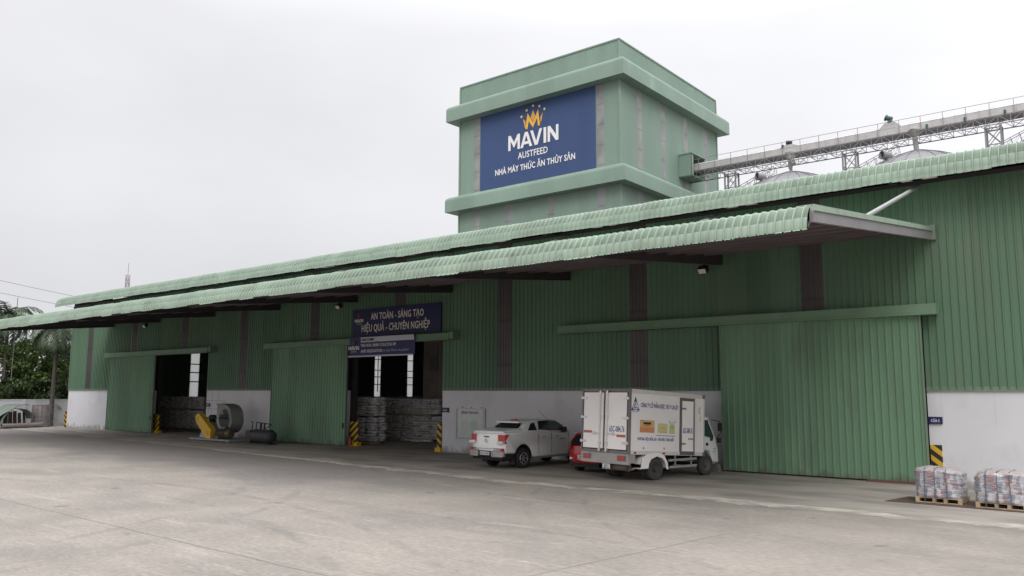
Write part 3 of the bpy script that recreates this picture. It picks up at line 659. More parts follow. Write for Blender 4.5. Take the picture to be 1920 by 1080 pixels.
m = MB(); corr_wall(m, -49.15, -36.2, 21.85, 29.25, Y0 - .05, .2, .008); m.build('panel', BLUE_B, bb, off=bo, xf=lambda v: Vector(T(*v)))
def btext(body, m_, w, h, xc, z, bold, fn=text):
    def place(tx, tz, d):
        p = T(xc + tx, Y0 - .07 - d, z + tz); return (p[0] - bo[0], p[1] - bo[1], p[2] - bo[2])
    if fn is block_word: return block_word(body, m_, bb, w, h, place, .02)
    return text(body, 'lettering', m_, bb, w, h, place, bold=bold, depth=.02)
btext('MAVIN', WHITE_T, 5.65, 1.42, -42.88, 25.05, 0, block_word)
btext('AUSTFEED', WHITE_T, 3.35, .62, -42.9, 24.1, .01)
btext('NHÀ MÁY THỨC ĂN THỦY SẢN', WHITE_T, 8.95, .56, -42.78, 23.0, .02)
class _R: pass
def big_crown():
    xc, z, sc, y = -42.85, 26.72, 1.72, Y0 - .07
    def F(polys, mm, nm, circ=None):
        b = MB()
        for pts in polys: b.prism([(xc + p[0] * sc, z + p[1] * sc) for p in pts], y, y - .03, 'y')
        for q in (circ or []): b.cyl((xc + q[0] * sc, y, z + q[1] * sc), (xc + q[0] * sc, y - .03, z + q[1] * sc), .07 * sc, n=14)
        b.build(nm, mm, bb, off=bo, xf=lambda v: Vector(T(*v)))
    F([[(-.50, .0), (-.36, .86), (.0, .28), (.34, .92), (.46, .02), (.32, .04), (.27, .46), (.0, .0), (-.28, .40), (-.36, .0)]], GOLD, 'crown')
    F([[(-.66, .60), (-.50, .44), (-.47, .1), (-.53, .08)], [(-.15, .56), (.0, .34), (.15, .60), (.0, .96)], [(.50, .12), (.48, .44), (.64, .68), (.57, .30)]], mat('amber_emblem', (.62, .36, .07), .5), 'crown')
    F([], GOLDP, 'crown_pearls', [(-.76, .74), (-.42, 1.02), (0, 1.18), (.42, 1.06), (.75, .84)])
big_crown()
m = MB(); m.cyl(T(-44.2, Y0 - .99, 20.75), T(-44.2, Y0 - 1.06, 20.75), .09, n=8)
# conveyor gallery
cv = thing('conveyor_bridge', 'long grey truss conveyor gallery running from the tower over the silos', 'conveyor', T(-18, 67.8, 22.7))
co = tuple(cv.location)
def cpart(mb, name, m_, smooth=0): return mb.build(name, m_, cv, smooth=smooth, off=co, xf=lambda v: Vector(T(*v)))
YA, YC = 66.9, 68.5; ZT, ZB = 23.35, 22.72; xa, xb = -34.0, 6.0
tr = MB()
for y in (YA, YC):
    tr.bar((xa, y, ZT), (xb, y, ZT), .07); tr.bar((xa, y, ZB), (xb, y, ZB), .07)
    n = int((xb - xa) / .8)
    for i in range(n):
        a = xa + i * (xb - xa) / n; b = xa + (i + 1) * (xb - xa) / n
        tr.bar((a, y, ZB), (a, y, ZT), .035)
        if i % 2: tr.bar((a, y, ZB), (b, y, ZT), .035)
        else: tr.bar((a, y, ZT), (b, y, ZB), .035)
for i in range(n + 1):
    a = xa + i * (xb - xa) / n; tr.bar((a, YA, ZB), (a, YC, ZB), .035)
    if i % 2 and i < n: tr.bar((a, YA, ZB), (a + (xb - xa) / n, YC, ZB), .03)
cpart(tr, 'truss', GALV)
h1 = MB(); h1.box(-34.2, xb, 67.0, 67.55, 23.42, 23.95); h1.prism([(66.98, 23.95), (67.27, 24.12), (67.57, 23.95)], -34.2, xb, 'x')
for i in range(50): x = -33.6 + i * .8; h1.box(x, x + .05, 66.97, 67.58, 23.40, 23.99)
cpart(h1, 'belt_housing', mat('pale_galvanised', (.50, .49, .48), .5, .3, .12, 1.2, stain=(.36, .30, .26), stainscale=.9, stainrange=(.6, .8)))
h1 = MB(); h1.box(-34.2, xb, 67.62, 68.5, 23.40, 23.46)
cpart(h1, 'walkway', GALVD)
rl = MB()
for y in (66.88, 68.52):
    for z in (24.05, 24.5) if y > 68 else (24.42,): rl.bar((xa, y, z), (xb, y, z), .03)
    for i in range(26): x = xa + .3 + i * 1.55; rl.bar((x, y, ZT), (x, y, 24.5 if y > 68 else 24.42), .035)
cpart(rl, 'railing', mat('rusty_rail', (.28, .23, .21), .6, .2, .2, 2))
m = MB()
for i in range(6): x = -13.2 + i * 2.6; m.box(x, x + .14, 66.86, 66.98, 23.3, 23.68)
cpart(m, 'belt_drive', mat('teal_machine_paint', (.03, .10, .085), .5))
for x, big in ((-23.95, 0), (-15.85, 1)):
    m = MB()
    if big: m.cyl((x - .2, 67.2, 24.88), (x + .22, 67.2, 24.72), .20, .17, n=14); m.cyl((x - .26, 67.2, 24.91), (x - .2, 67.2, 24.88), .25, .25, n=14); m.box(x - .1, x + .2, 67.05, 67.4, 24.4, 24.65); mm = mat('teal_machine_paint', (.03, .10, .085))
    else: m.cyl((x - .15, 67.2, 24.42), (x + .28, 67.2, 24.36), .20, .17, n=14); m.box(x - .55, x - .38, 67.0, 67.3, 23.95, 24.25); mm = STEELD
    cpart(m, 'motor', mm, smooth=.7)
    m = MB(); m.prism([(x - .8, 23.98), (x + .9, 23.98), (x + .35, 24.5 if big else 24.2), (x - .25, 24.5 if big else 24.2)], 67.05, 67.5, 'y'); cpart(m, 'motor_mount', MC['pale_galvanised'])
for xt in (-29.3, -19.05, -8.8, 1.5):
    m = MB(); w = .5
    for dx in (-w, w):
        for y in (67.2, 67.9): m.bar((xt + dx, y, ZB), (xt + dx, y, 3 - 3 / K), .12)
    z = ZB - .15
    while z > 12:
        for y in (67.2, 67.9): m.bar((xt - w, y, z), (xt + w, y, z), .07); m.bar((xt - w, y, z), (xt + w, y, z - 1.25), .05); m.bar((xt + w, y, z), (xt - w, y, z - 1.25), .05)
        m.bar((xt - w, 67.2, z), (xt - w, 67.9, z), .06); m.bar((xt + w, 67.2, z), (xt + w, 67.9, z), .06); z -= 1.25
    cpart(m, 'support_trestle', GALV)
m = MB()   # head box where the gallery enters the tower
m.box(X1 + .02, X1 + 1.05, 66.0, 69.6, 22.95, 24.95) if False else None
cb = MB(); corr_wall(cb, 66.0, 69.3, 22.55, 24.75, -33.0, .2, .02, 'y', 1)
hb = MB()
ybx0, ybx1 = 66.2, 68.9
corr_wall(hb, X1 + .02, X1 + 1.35, 22.85, 24.85, ybx0, .2, .02, 'x'); hb.box(X1 + .02, X1 + 1.35, ybx1, ybx1 + .05, 22.85, 24.85); hb.box(X1 + .02, X1 + 1.45, ybx0 - .06, ybx1 + .1, 24.85, 24.95); hb.box(X1 + .02, X1 + 1.35, ybx0 + .03, ybx1, 22.80, 22.88)
hb.box(X1 + 1.30, X1 + 1.35, ybx0, ybx0 + .35, 22.85, 24.85)
tpart(hb, 'conveyor_hood', G_BAND)
hb = MB(); hb.box(X1 + .05, X1 + .12, ybx0 + .3, ybx1 - .1, 22.9, 24.8); tpart(hb, 'hood_opening', STEELD)
# silos
def silo(xc, lab, spout):
    base = T(xc, 67.75, 3 - 3 / K); t = thing('grain_silo', lab, 'silo', base, group='round steel silos behind the warehouse')
    def sp(mb, name, m_, smooth=0): return mb.build(name, m_, t, smooth=smooth, off=base, xf=lambda v: Vector(T(*v)))
    r = 4.4; ap = 21.95; ez = 20.0; c = (xc, 67.75, 0)
    m = MB(); m.lathe([(3 - 3 / K, r), (ez, r)], 'z', c, 48); sp(m, 'wall', GALVD)
    m = MB(); n = 48
    prof_ = [(ez, r + .1), (ez + .80, 3.25), (ez + 1.32, 2.1), (ez + 1.66, 1.15), (ap - .1, .6), (ap, .3), (ap + .02, 0)]
    m.lathe(prof_, 'z', c, n)
    for i in range(24):
        a = 2 * math.pi * i / 24; pts = [(xc + rr_ * math.cos(a), 67.75 + rr_ * math.sin(a), zz_ + .03) for zz_, rr_ in prof_[:5]]
        for p, q in zip(pts[:-1], pts[1:]): m.bar(p, q, .05, .05)
    sp(m, 'roof', mat('silo_roof_steel', (.24, .235, .245), .55, .3, .1, 1))
    # vent cowl
    m = MB(); vx, vy, vz = xc - 1.5, 65.2, ez + .95
    m.cyl((vx, vy, vz - .3), (vx, vy, vz + .2), .26, n=12); m.cyl((vx + .1, vy + .1, vz + .25), (vx - .35, vy - .5, vz + .3), .30, .34, n=14); sp(m, 'vent', GALVD, .7)
    m = MB(); m.cyl((vx - .351, vy - .501, vz + .30), (vx - .355, vy - .505, vz + .30), .29, n=14); sp(m, 'vent_mouth', BLACKP)
    # inclined roof stair with rails
    m = MB(); a = (xc - 5.6, 66.0, 20.35); b = (xc - 1.2, 66.9, 22.5)
    a, b = Vector(a), Vector(b); dn = Vector((0, 0, -.75))
    for off in ((0, 0, 0), (0, .5, 0)):
        o = Vector(off); m.bar(a + o, b + o, .05); m.bar(a + o + dn, b + o + dn * .9, .06)
        for i in range(9): p = a + (b - a) * i / 8 + o; m.bar(p, p + dn + Vector((.1, 0, 0)), .035)
        for i in range(8): p = a + (b - a) * i / 8 + o; q = a + (b - a) * (i + 1) / 8 + o; m.bar(p + dn, q, .025)
    m.bar(a, a + Vector((-.5, 0, -.2)), .04); m.bar(a + Vector((-.5, 0, -.2)), a + Vector((-.5, 0, -1.2)), .04)
    sp(m, 'roof_stair', GALV)
    m = MB()
    if spout == 0:
        m.cyl((xc + .15, 67.3, 23.5), (xc + .15, 67.3, 22.95), .5, .28, n=10); m.cyl((xc + .15, 67.3, 22.95), (xc, 67.6, 22.2), .24, .16, n=10); m.cyl((xc + .2, 67.3, 23.0), (xc + .42, 67.2, 22.45), .16, .22, n=10); m.cyl((xc, 67.7, 22.3), (xc, 67.7, ap - .1), .13, n=10)
    else:
        m.cyl((xc, 67.3, 23.45), (xc, 67.3, 23.0), .75, .22, n=4); m.cyl((xc, 67.3, 23.0), (xc, 67.7, ap - .1), .19, n=10)
    sp(m, 'fill_spout', MC['pale_galvanised'], .7)
silo(-24.0, 'domed steel silo nearer the tower with forked white spout', 0)
silo(-14.1, 'domed steel silo at centre right with straight funnel spout', 1)
silo(-4.25, 'mostly hidden steel silo at the right edge, only its stair rail showing', 1)

# ================================================================== WHEEL builder
def wheel(root, x, y, z, r, w, tyre_m, rim_m, side=1, rimr=.6, spokes=0, name='wheel', hub=None):
    b = MB(); k = w / 2
    b.lathe([(-k * .8, r * rimr), (-k, r * .8), (-k * .9, r * .95), (-k * .7, r), (k * .7, r), (k * .9, r * .95), (k, r * .8), (k * .8, r * rimr)], 'x', (0, 0, 0), 28)
    t = b.build(name, tyre_m, root, smooth=.8); t.location = (x, y, z)
    b = MB(); s = side
    if spokes:
        b.lathe([(s * k * .3, 0), (s * k * .3, r * rimr * .98)], 'x', (0, 0, 0), 24)
        d = b.build('rim_well', BLACKP, t)
        b = MB(); b.lathe([(s * k * .78, r * rimr * .86), (s * k * .86, r * rimr * .93), (s * k * .78, r * rimr)], 'x', (0, 0, 0), 24)
        b.cyl((s * k * .5, 0, 0), (s * k * .8, 0, 0), r * rimr * .22, n=12)
        for i in range(spokes):
            a = 2 * math.pi * i / spokes; b.bar((s * k * .68, 0, 0), (s * k * .74, math.cos(a) * r * rimr * .9, math.sin(a) * r * rimr * .9), .05, .03, up=(1, 0, 0))
    else:
        hb_ = hub or [(s * k * .8, r * rimr), (s * k * .55, r * rimr * .9), (s * k * .2, r * rimr * .55), (s * k * .2, r * rimr * .4), (s * k * .85, r * rimr * .36), (s * k * .9, 0)]
        b.lathe(hb_, 'x', (0, 0, 0), 24)
    b.build('rim', rim_m, t, smooth=.7)
    return t

def inset(poly, d):
    n = len(poly); A = sum(poly[i][0] * poly[(i + 1) % n][1] - poly[(i + 1) % n][0] * poly[i][1] for i in range(n)); sg_ = 1 if A > 0 else -1; out = []
    for i in range(n):
        a, b, c = Vector(poly[i - 1]), Vector(poly[i]), Vector(poly[(i + 1) % n]); e1 = (b - a).normalized(); e2 = (c - b).normalized()
        n1 = Vector((-e1.y, e1.x)) * sg_; n2 = Vector((-e2.y, e2.x)) * sg_; m_ = n1 + n2
        m_ = m_.normalized() if m_.length > .01 else n1; out.append(tuple(b + m_ * d / max(.5, m_.dot(n1))))
    return out
def slab(mb, outline, w, bev, fx=lambda x, y, z: (x, y, z)):
    n = len(outline); rings = []
    for x, d in ((-w, bev), (-w + bev * .4, bev * .35), (-w + bev, 0), (-w * .4, 0), (w * .4, 0), (w - bev, 0), (w - bev * .4, bev * .35), (w, bev)):
        pl_ = inset(outline, d) if d else outline; rings.append([fx(x, p[0], p[1]) for p in pl_])
    vs = [p for r_ in rings for p in r_]; fs = [tuple(range(n))[::-1], tuple(range(7 * n, 8 * n))]
    for k in range(7):
        for i in range(n): j = (i + 1) % n; fs.append((k * n + i, k * n + j, (k + 1) * n + j, (k + 1) * n + i))
    mb.add(vs, fs)
def arch(yc, zc, r, n=10): return [(yc + r * math.cos(math.pi * i / n), zc + r * math.sin(math.pi * i / n)) for i in range(n + 1)]
def side_panel(root, name, poly, x, m_, fx, th=.012, sides=(1,)):
    for s in sides:
        b = MB(); n = len(poly); o1 = [fx(s * x, p[0], p[1]) for p in poly]; o2 = [(q[0] + s * th, q[1], q[2]) for q in o1]; o1 = [(q[0] - s * .02, q[1], q[2]) for q in o1]
        b.add(o1 + o2, [tuple(range(n)), tuple(range(2 * n - 1, n - 1, -1))] + [(i, i + n, (i + 1) % n + n, (i + 1) % n) for i in range(n)]); b.build(name, m_, root)

# ================================================================== PICKUP
pk = thing('pickup_truck', 'white double cab pickup with covered bed parked by the notice board', 'pickup truck', (-21.66, 26.52, 0), rad(-4))
PWH = .95
def pf(x, y, z):
    t = max(0, (z - 1.35) / .6); k = 1 - .20 * t            # tumblehome
    f = max(0, (y - 3.3) / 1.1); k *= 1 - .14 * f * f
    rr_ = max(0, (-.9 - y) / .35); k *= 1 - .045 * rr_ * rr_
    lo = max(0, (.75 - z) / .5); k *= 1 - .03 * lo
    yy = y - (abs(x) / PWH) ** 3 * .12 * (1 if y > 3.9 else 0) + (abs(x) / PWH) ** 3 * .10 * (1 if y < -1.1 else 0)
    return (x * k, yy, z)
wr_ = .40; WB = 3.42
body = [(-1.22, .62), (-1.24, .95), (-1.20, 1.38), (-1.16, 1.44), (.55, 1.44), (2.95, 1.40), (3.6, 1.34), (4.1, 1.20), (4.22, .95), (4.22, .55), (4.05, .45)] + \
       [(WB + .50, .42)] + arch(WB, .42, .50)[1:-1] + [(WB - .50, .42), (.56, .42)] + arch(0, .44, .52)[1:-1] + [(-.52, .60)]
b = MB(); slab(b, body, PWH, .07, pf); b.build('body', PW, pk, smooth=.6)
cabin = [(-.35, 1.43), (.12, 1.66), (.38, 1.84), (.95, 1.93), (1.9, 1.94), (2.35, 1.86), (3.05, 1.42), (1.5, 1.40)]
b = MB(); slab(b, cabin, PWH - .03, .06, pf); b.build('cabin', PW, pk, smooth=.6)
lid = [(-1.24, 1.42), (-1.20, 1.50), (-.6, 1.55), (-.1, 1.60), (.0, 1.44)]
b = MB(); slab(b, lid, PWH - .02, .05, pf); b.build('bed_cover', PW, pk, smooth=.6)
side_panel(pk, 'window', [(.96, 1.52), (1.04, 1.87), (1.66, 1.89), (1.735, 1.465)], PWH - .03, GLASS, pf, .006, (1, -1))
side_panel(pk, 'window', [(1.745, 1.465), (1.67, 1.89), (2.12, 1.87), (2.42, 1.75), (2.90, 1.445)], PWH - .03, GLASSG, pf, .006, (1, -1))
side_panel(pk, 'window', [(.30, 1.50), (.55, 1.78), (.78, 1.82), (.86, 1.50)], PWH - .03, GLASS, pf, .006, (1, -1))
b = MB(); b.add([(-.66, -.32, 1.46 + .02), (.66, -.32, 1.48), (.60, .20, 1.74), (-.60, .20, 1.74)], [(0, 1, 2, 3)])
b.add([(-.62, -.15, 1.62), (.62, -.15, 1.62), (.58, .22, 1.79), (-.58, .22, 1.79)], [(0, 1, 2, 3)])
b.build('rear_window', GLASS, pk)
b = MB(); slab(b, [(-.02, 1.80), (.0, 1.86), (.5, 1.90), (.5, 1.84)], .66, .03); b.build('sport_bar', PW, pk, smooth=.6)
b = MB(); b.box(-.16, .16, .35, .45, 1.895, 1.955); b.build('brake_light', RLAMP, pk)
b = MB(); b.add([(-.66, 2.38, 1.86), (.66, 2.38, 1.86), (.76, 3.04, 1.45), (-.76, 3.04, 1.45)], [(0, 1, 2, 3)]); b.build('windscreen', GLASS, pk)
for s in (-1, 1):
    b = MB(); b.box(min(s * .90, s * 1.10), max(s * .90, s * 1.10), 2.42, 2.56, 1.38, 1.60); b.build('mirror', BLACKP, pk)
    b = MB(); pts = [(-1.245, 1.02), (-1.245, 1.37), (-.88, 1.38), (-1.08, 1.14), (-1.12, 1.02)]
    slab(b, pts, .16, .02, lambda x, y, z, s=s: (lambda q: (q[0] + s * .018, q[1] - .02, q[2]))(pf(x + s * .80, y, z))); t_ = b.build('tail_light', RLAMP, pk, smooth=.5)
    b = MB(); b.box(min(s * .64, s * .93), max(s * .64, s * .93), -1.292, -1.12, 1.02, 1.12); b.build('reversing_lens', WLAMP, t_)
    b = MB(); b.box(min(s * .80, s * .93), max(s * .80, s * .93), -1.27, -1.18, .74, .84); b.build('reflector', RLAMP, pk)
    b = MB(); slab(b, [(-1.38, .50), (-1.40, .72), (-1.25, .76), (-1.2, .50)], .29, .05, lambda x, y, z, s=s: (x + s * .66, y + (abs(x + s * .66) / .95) ** 3 * .12, z)); b.build('bumper', ALU, pk, smooth=.6)
    b = MB(); b.box(min(s * .955, s * .975), max(s * .955, s * .975), 1.12, 1.30, 1.20, 1.25); b.box(min(s * .955, s * .975), max(s * .955, s * .975), 2.02, 2.20, 1.20, 1.25); b.build('door_handle', CHROME, pk)
b = MB(); b.box(-.38, .38, -1.33, -1.2, .52, .72); b.build('bumper_step', BLACKP, pk)
b = MB(); b.box(-.26, .26, -1.345, -1.33, .56, .69); pl = b.build('number_plate', mat('plate_white', (.62, .62, .62), .4), pk)
text('18C-017.86', 'lettering', BLACK_T, pl, .46, .085, lambda x, z, d: (x, -1.346 - d, .582 + z), bold=.01)
b = MB(); b.box(-.90, -.60, -1.255, -1.235, .81, .835); b.box(.42, .76, -1.255, -1.235, .81, .835); b.box(-.13, .13, -1.262, -1.235, 1.26, 1.31); b.build('badge', mat('grey_badge', (.18, .17, .17), .4), pk)
b = MB(); b.lathe([(0, .075), (.02, .07), (.02, .05), (0, .05)], 'y', (0, -1.262, 1.12), 20); b.build('emblem', CHROME, pk)
for yc, zc, rr0 in ((0, .44, .512), (WB, .42, .492)):
    b = MB(); pa = arch(yc, zc, rr0, 14); b.add([(x, p[0], p[1]) for x in (-.905, .905) for p in pa], [(i, i + 1, i + 16, i + 15) for i in range(14)]); b.box(-.62, .62, yc - .5, yc + .5, .45, .9); b.build('wheel_arch_liner', UNDER, pk)
b = MB(); b.box(-.82, .82, -1.2, 4.0, .38, .60); b.box(-.55, .55, -.9, .6, .30, .45); b.build('underbody', UNDER, pk)
b = MB()
for s in (-1, 1): b.box(min(s * .62, s * .92), max(s * .62, s * .92), -.56, -.53, .20, .62)
b.build('mud_flap', BLACKP, pk)
for s_ in (1, -1): b = MB(); b.box(min(s_ * .90, s_ * 1.02), max(s_ * .90, s_ * 1.02), .62, 2.85, .37, .42); b.build('side_step', GALVD, pk)
# shut lines
b = MB()
for y in (.90, 1.73, 2.88): b.box(.944, .9535, y - .008, y + .008, .55, 1.40)
b.box(-.80, .80, -1.249, -1.236, .805, .812); b.build('shut_line', BLACKP, pk)
text('MAVIN', 'lettering', mat('door_print', (.22, .22, .28), .5), pk, .34, .075, lambda x, z, d: (.953 + d, 2.45 + x, 1.08 + z), depth=.003)
b = MB(); b.tube([(.2, 2.3, 1.9), (.1, 1.9, 2.25)], .006, 4); b.build('antenna', BLACKP, pk)
for s in (-1, 1):
    for y in (0, WB): wheel(pk, s * .82, y, wr_, wr_, .27, TYREK, CHROME, s, .62, 6 if s > 0 else 6)

# ================================================================== RED HATCHBACK
rc = thing('red_car', 'red hatchback parked between the pickup and the box truck', 'car', (-17.72, 27.1, 0), rad(-5))
RWH = .86
def rf(x, y, z):
    t = max(0, (z - .95) / .6); k = 1 - .24 * t; rr_ = max(0, (-.4 - y) / .4); k *= 1 - .10 * rr_ * rr_; f = max(0, (y - 2.5) / .8); k *= 1 - .15 * f * f
    return (x * k, y + (abs(x) / RWH) ** 3 * .14 * (1 if y < -.55 else 0), z)
rbody = [(-.72, .38), (-.80, .55), (-.78, .80), (-.74, 1.0), (.0, 1.02), (2.2, 1.0), (2.9, .86), (3.15, .70), (3.2, .35)] + [(2.45 + .36, .30)] + arch(2.45, .32, .36)[1:-1] + [(2.45 - .36, .30), (.36, .30)] + arch(0, .32, .37)[1:-1] + [(-.37, .33)]
b = MB(); slab(b, rbody, RWH, .08, rf); b.build('body', RED, rc, smooth=.7)
b = MB(); slab(b, [(-.73, .98), (-.52, 1.30), (-.38, 1.46), (.1, 1.53), (.9, 1.54), (1.35, 1.46), (2.15, 1.0)], RWH - .02, .06, rf); b.build('cabin', RED, rc, smooth=.7)
b = MB(); b.add([(-.63, -.725, 1.04), (.63, -.725, 1.04), (.54, -.475, 1.41), (-.54, -.475, 1.41)], [(0, 1, 2, 3)]); b.build('rear_window', GLASS, rc)
side_panel(rc, 'window', [(-.35, 1.06), (-.1, 1.38), (.5, 1.45), (.5, 1.04)], RWH - .02, GLASS, rf, .006, (1, -1))
side_panel(rc, 'window', [(.56, 1.04), (.56, 1.45), (1.1, 1.44), (1.75, 1.06)], RWH - .02, GLASS, rf, .006, (1, -1))
for s in (-1, 1):
    b = MB(); slab(b, [(-.80, .86), (-.78, 1.12), (-.58, 1.28), (-.55, .92)], .07, .02, lambda x, y, z, s=s: (lambda q: (q[0] + s * .02, q[1] - .02, q[2]))(rf(x + s * .74, y, z))); b.build('tail_light', mat('deep_red_lens', (.30, .01, .015), .15, coat=.6), rc, smooth=.6)
    b = MB(); b.box(min(s * .52, s * .62), max(s * .52, s * .62), -.80, -.70, .50, .58); b.build('reflector', WLAMP, rc)
b = MB(); b.box(-.30, -.06, -.845, -.80, .50, .68); pl = b.build('number_plate', mat('plate_white', (.62, .62, .62)), rc); pl.location.x = .12
text('63A', 'lettering', BLACK_T, pl, .1, .06, lambda x, z, d: (-.18 + x, -.846 - d, .60 + z)); text('058.72', 'lettering', BLACK_T, pl, .2, .06, lambda x, z, d: (-.18 + x, -.846 - d, .52 + z))
b = MB(); b.box(-.72, .72, -.66, 3.0, .22, .42); b.build('underbody', UNDER, rc)
for s in (-1, 1):
    for y in (0, 2.45): wheel(rc, s * .74, y, .315, .315, .20, TYREK, GALVD, s, .62, 5)

# ================================================================== BOX TRUCK
TK_H = rad(-12)
tk = thing('box_truck', 'small white refrigerated box truck parked with its rear doors to the yard', 'truck', (-15.22, 26.02, 0), TK_H)
PIT = rad(-3.2)
BX0, BX1 = -1.42, .93; BY0, BY1 = -1.42, 2.62; BZ0, BZ1 = .96, 3.19
def bp_(v):     # whole box leans nose-down with the chassis
    y = v[1] - BY0; z = v[2]; return Vector((v[0], BY0 + y * math.cos(PIT) - (z - BZ0) * math.sin(PIT), BZ0 + y * math.sin(PIT) + (z - BZ0) * math.cos(PIT)))
def kpart(mb, name, m_, parent=tk, smooth=0): return mb.build(name, m_, parent, smooth=smooth, xf=bp_)
b = MB(); b.box(BX0 + .02, BX1 - .02, BY0 + .05, BY1, BZ0 + .02, BZ1 - .02); box = kpart(b, 'cargo_box', TW)
b = MB()
for x in (BX0, BX1 - .07): b.box(x, x + .07, BY0 - .01, BY0 + .08, BZ0, BZ1)
b.box(BX0 + .07, BX1 - .07, BY0 - .01, BY0 + .08, BZ1 - .07, BZ1); b.box(BX0 + .07, BX1 - .07, BY0 - .01, BY0 + .08, BZ0, BZ0 + .07)
kpart(b, 'rear_frame', FRAMEG)
b = MB(); b.box(BX0 + .09, BX1 - .09, BY0 + .01, BY0 + .049, BZ0 + .09, BZ1 - .09); kpart(b, 'door_seal', mat('rubber_seal', (.05, .035, .035), .7))
cx = (BX0 + BX1) / 2 - .02
for s, (a, c) in ((-1, (BX0 + .13, cx - .05)), (1, (cx + .05, BX1 - .13))):
    b = MB(); b.box(a, c, BY0 - .03, BY0 + .009, BZ0 + .14, BZ1 - .13); d = kpart(b, 'rear_door', mat('box_door_white', (.92, .885, .86), .35, 0, .03, 2))
    b = MB(); xr = c - .12 if s < 0 else a + .12
    b.cyl((xr, BY0 - .07, BZ0 + .02), (xr, BY0 - .07, BZ1 - .06), .022, n=8)
    for z in (BZ0 + .1, BZ0 + .32, BZ0 + 1.25, BZ1 - .14): b.box(xr - .05, xr + .05, BY0 - .09, BY0 - .031, z - .05, z + .05)
    kpart(b, 'lock_bar', CHROME, d)
    b = MB(); xh = xr - .28 if s < 0 else xr + .28; z = BZ0 + .67; b.bar((xr, BY0 - .08, z), (xh + s * .12, BY0 - .08, z - .01), .03); b.cyl((xh, BY0 - .09, z), (xh, BY0 - .031, z), .055, n=10); kpart(b, 'door_handle', CHROME, d)
    for z in (BZ0 + .37, BZ0 + 1.22, BZ1 - .33):
        b = MB(); xe = a if s < 0 else c; b.box(min(xe - s * .16, xe + s * .13), max(xe - s * .16, xe + s * .13), BY0 - .065, BY0 - .031, z - .035, z + .035); b.cyl((xe + s * .07, BY0 - .06, z - .05), (xe + s * .07, BY0 - .06, z + .05), .03, n=8); kpart(b, 'hinge', CHROME, d)
    b = MB(); xq = (BX0 + .15) if s < 0 else (BX1 - .57); zq = BZ0 + .70 if s < 0 else BZ0 + .60; b.box(xq, xq + .42, BY0 - .036, BY0 - .031, zq - .04, zq + .05); kpart(b, 'reflective_tape', mat('red_white_tape', (.48, .12, .11), .4), d)
    if s > 0:
        zt_ = BZ0 + .74; text('63C-084.76', 'lettering', BLUE_T, d, .72, .21, lambda x, z, dd: tuple(bp_((.37 + x, BY0 - .031 - dd, zt_ + z))), bold=.012)
# side trims
b = MB(); b.box(BX1 - .019, BX1 + .012, BY0 + .08, BY1 - .02, BZ0, BZ0 + .13); b.box(BX1 - .019, BX1 + .012, BY0 + .08, BY1, BZ1 - .13, BZ1 + .005); b.box(BX0 + .02, BX1 - .02, BY0 + .08, BY1, BZ1 - .019, BZ1 + .005); b.box(BX0 - .012, BX0 + .019, BY0 + .08, BY1, BZ1 - .13, BZ1 + .005); b.box(BX0 - .012, BX0 + .019, BY0 + .08, BY1, BZ0, BZ0 + .13)
b.box(BX1 - .06, BX1 + .014, BY1, BY1 + .03, BZ0, BZ1 + .005)
kpart(b, 'side_rail', mat('rail_white', (.66, .63, .60), .4, .1, .05, 2))
b = MB(); b.box(BX1 - .10, BX1 + .03, BY1 - .10, BY1 + .04, BZ1 - .13, BZ1 + .015); b.box(BX1 - .10, BX1 + .025, BY1 - .08, BY1 + .04, BZ0 - .01, BZ0 + .13); kpart(b, 'corner_cap', FRAMEG)
DY0, DY1 = 1.34, 1.98
b = MB(); b.box(BX1 - .0185, BX1 + .02, DY0 - .09, DY1 + .10, BZ0 + .02, BZ1 - .16); kpart(b, 'side_door_frame', mat('brown_door_frame', (.14, .115, .115), .5))
b = MB(); b.box(BX1 + .02, BX1 + .045, DY0, DY1, BZ0 + .15, BZ1 - .27); sd = kpart(b, 'side_door', MC['box_door_white'])
b = MB(); b.cyl((BX1 + .075, DY1 - .02, BZ0 + .05), (BX1 + .075, DY1 - .02, BZ1 - .2), .02, n=8); b.box(BX1 + .045, BX1 + .09, DY1 - .3, DY1 - .06, BZ0 + .58, BZ0 + .62)
for z in (BZ0 + .42, BZ1 - .55): b.box(BX1 + .045, BX1 + .08, DY0 - .06, DY0 + .16, z - .03, z + .03)
kpart(b, 'lock_bar', GALVD, sd)
text('63C-084.76', 'lettering', BLUE_T, sd, .52, .20, lambda x, z, dd: tuple(bp_((BX1 + .046 + dd, 1.64 + x, BZ0 + .80 + z))), bold=.012)
def side_txt(body, w, h, yc, z, m_=BLUE_T, bold=.01): text(body, 'lettering', m_, box, w, h, lambda x, zz_, dd: tuple(bp_((BX1 - .0195 + dd, yc + x, z + zz_))), bold=bold, depth=.006)
side_txt('CÔNG TY CỔ PHẦN DƯỢC THÚ Y CAI LẬY', 2.02, .15, .16, 2.59, bold=.012)
side_txt('THƯƠNG HIỆU BỀN LÂU - NƠI ĐÂU CŨNG BIẾT', 1.96, .10, -.02, 1.45, bold=.012)
side_txt('CAI LAY', .34, .05, -1.12, 2.40, mat('grey_blue_print', (.10, .13, .28), .5), 0)
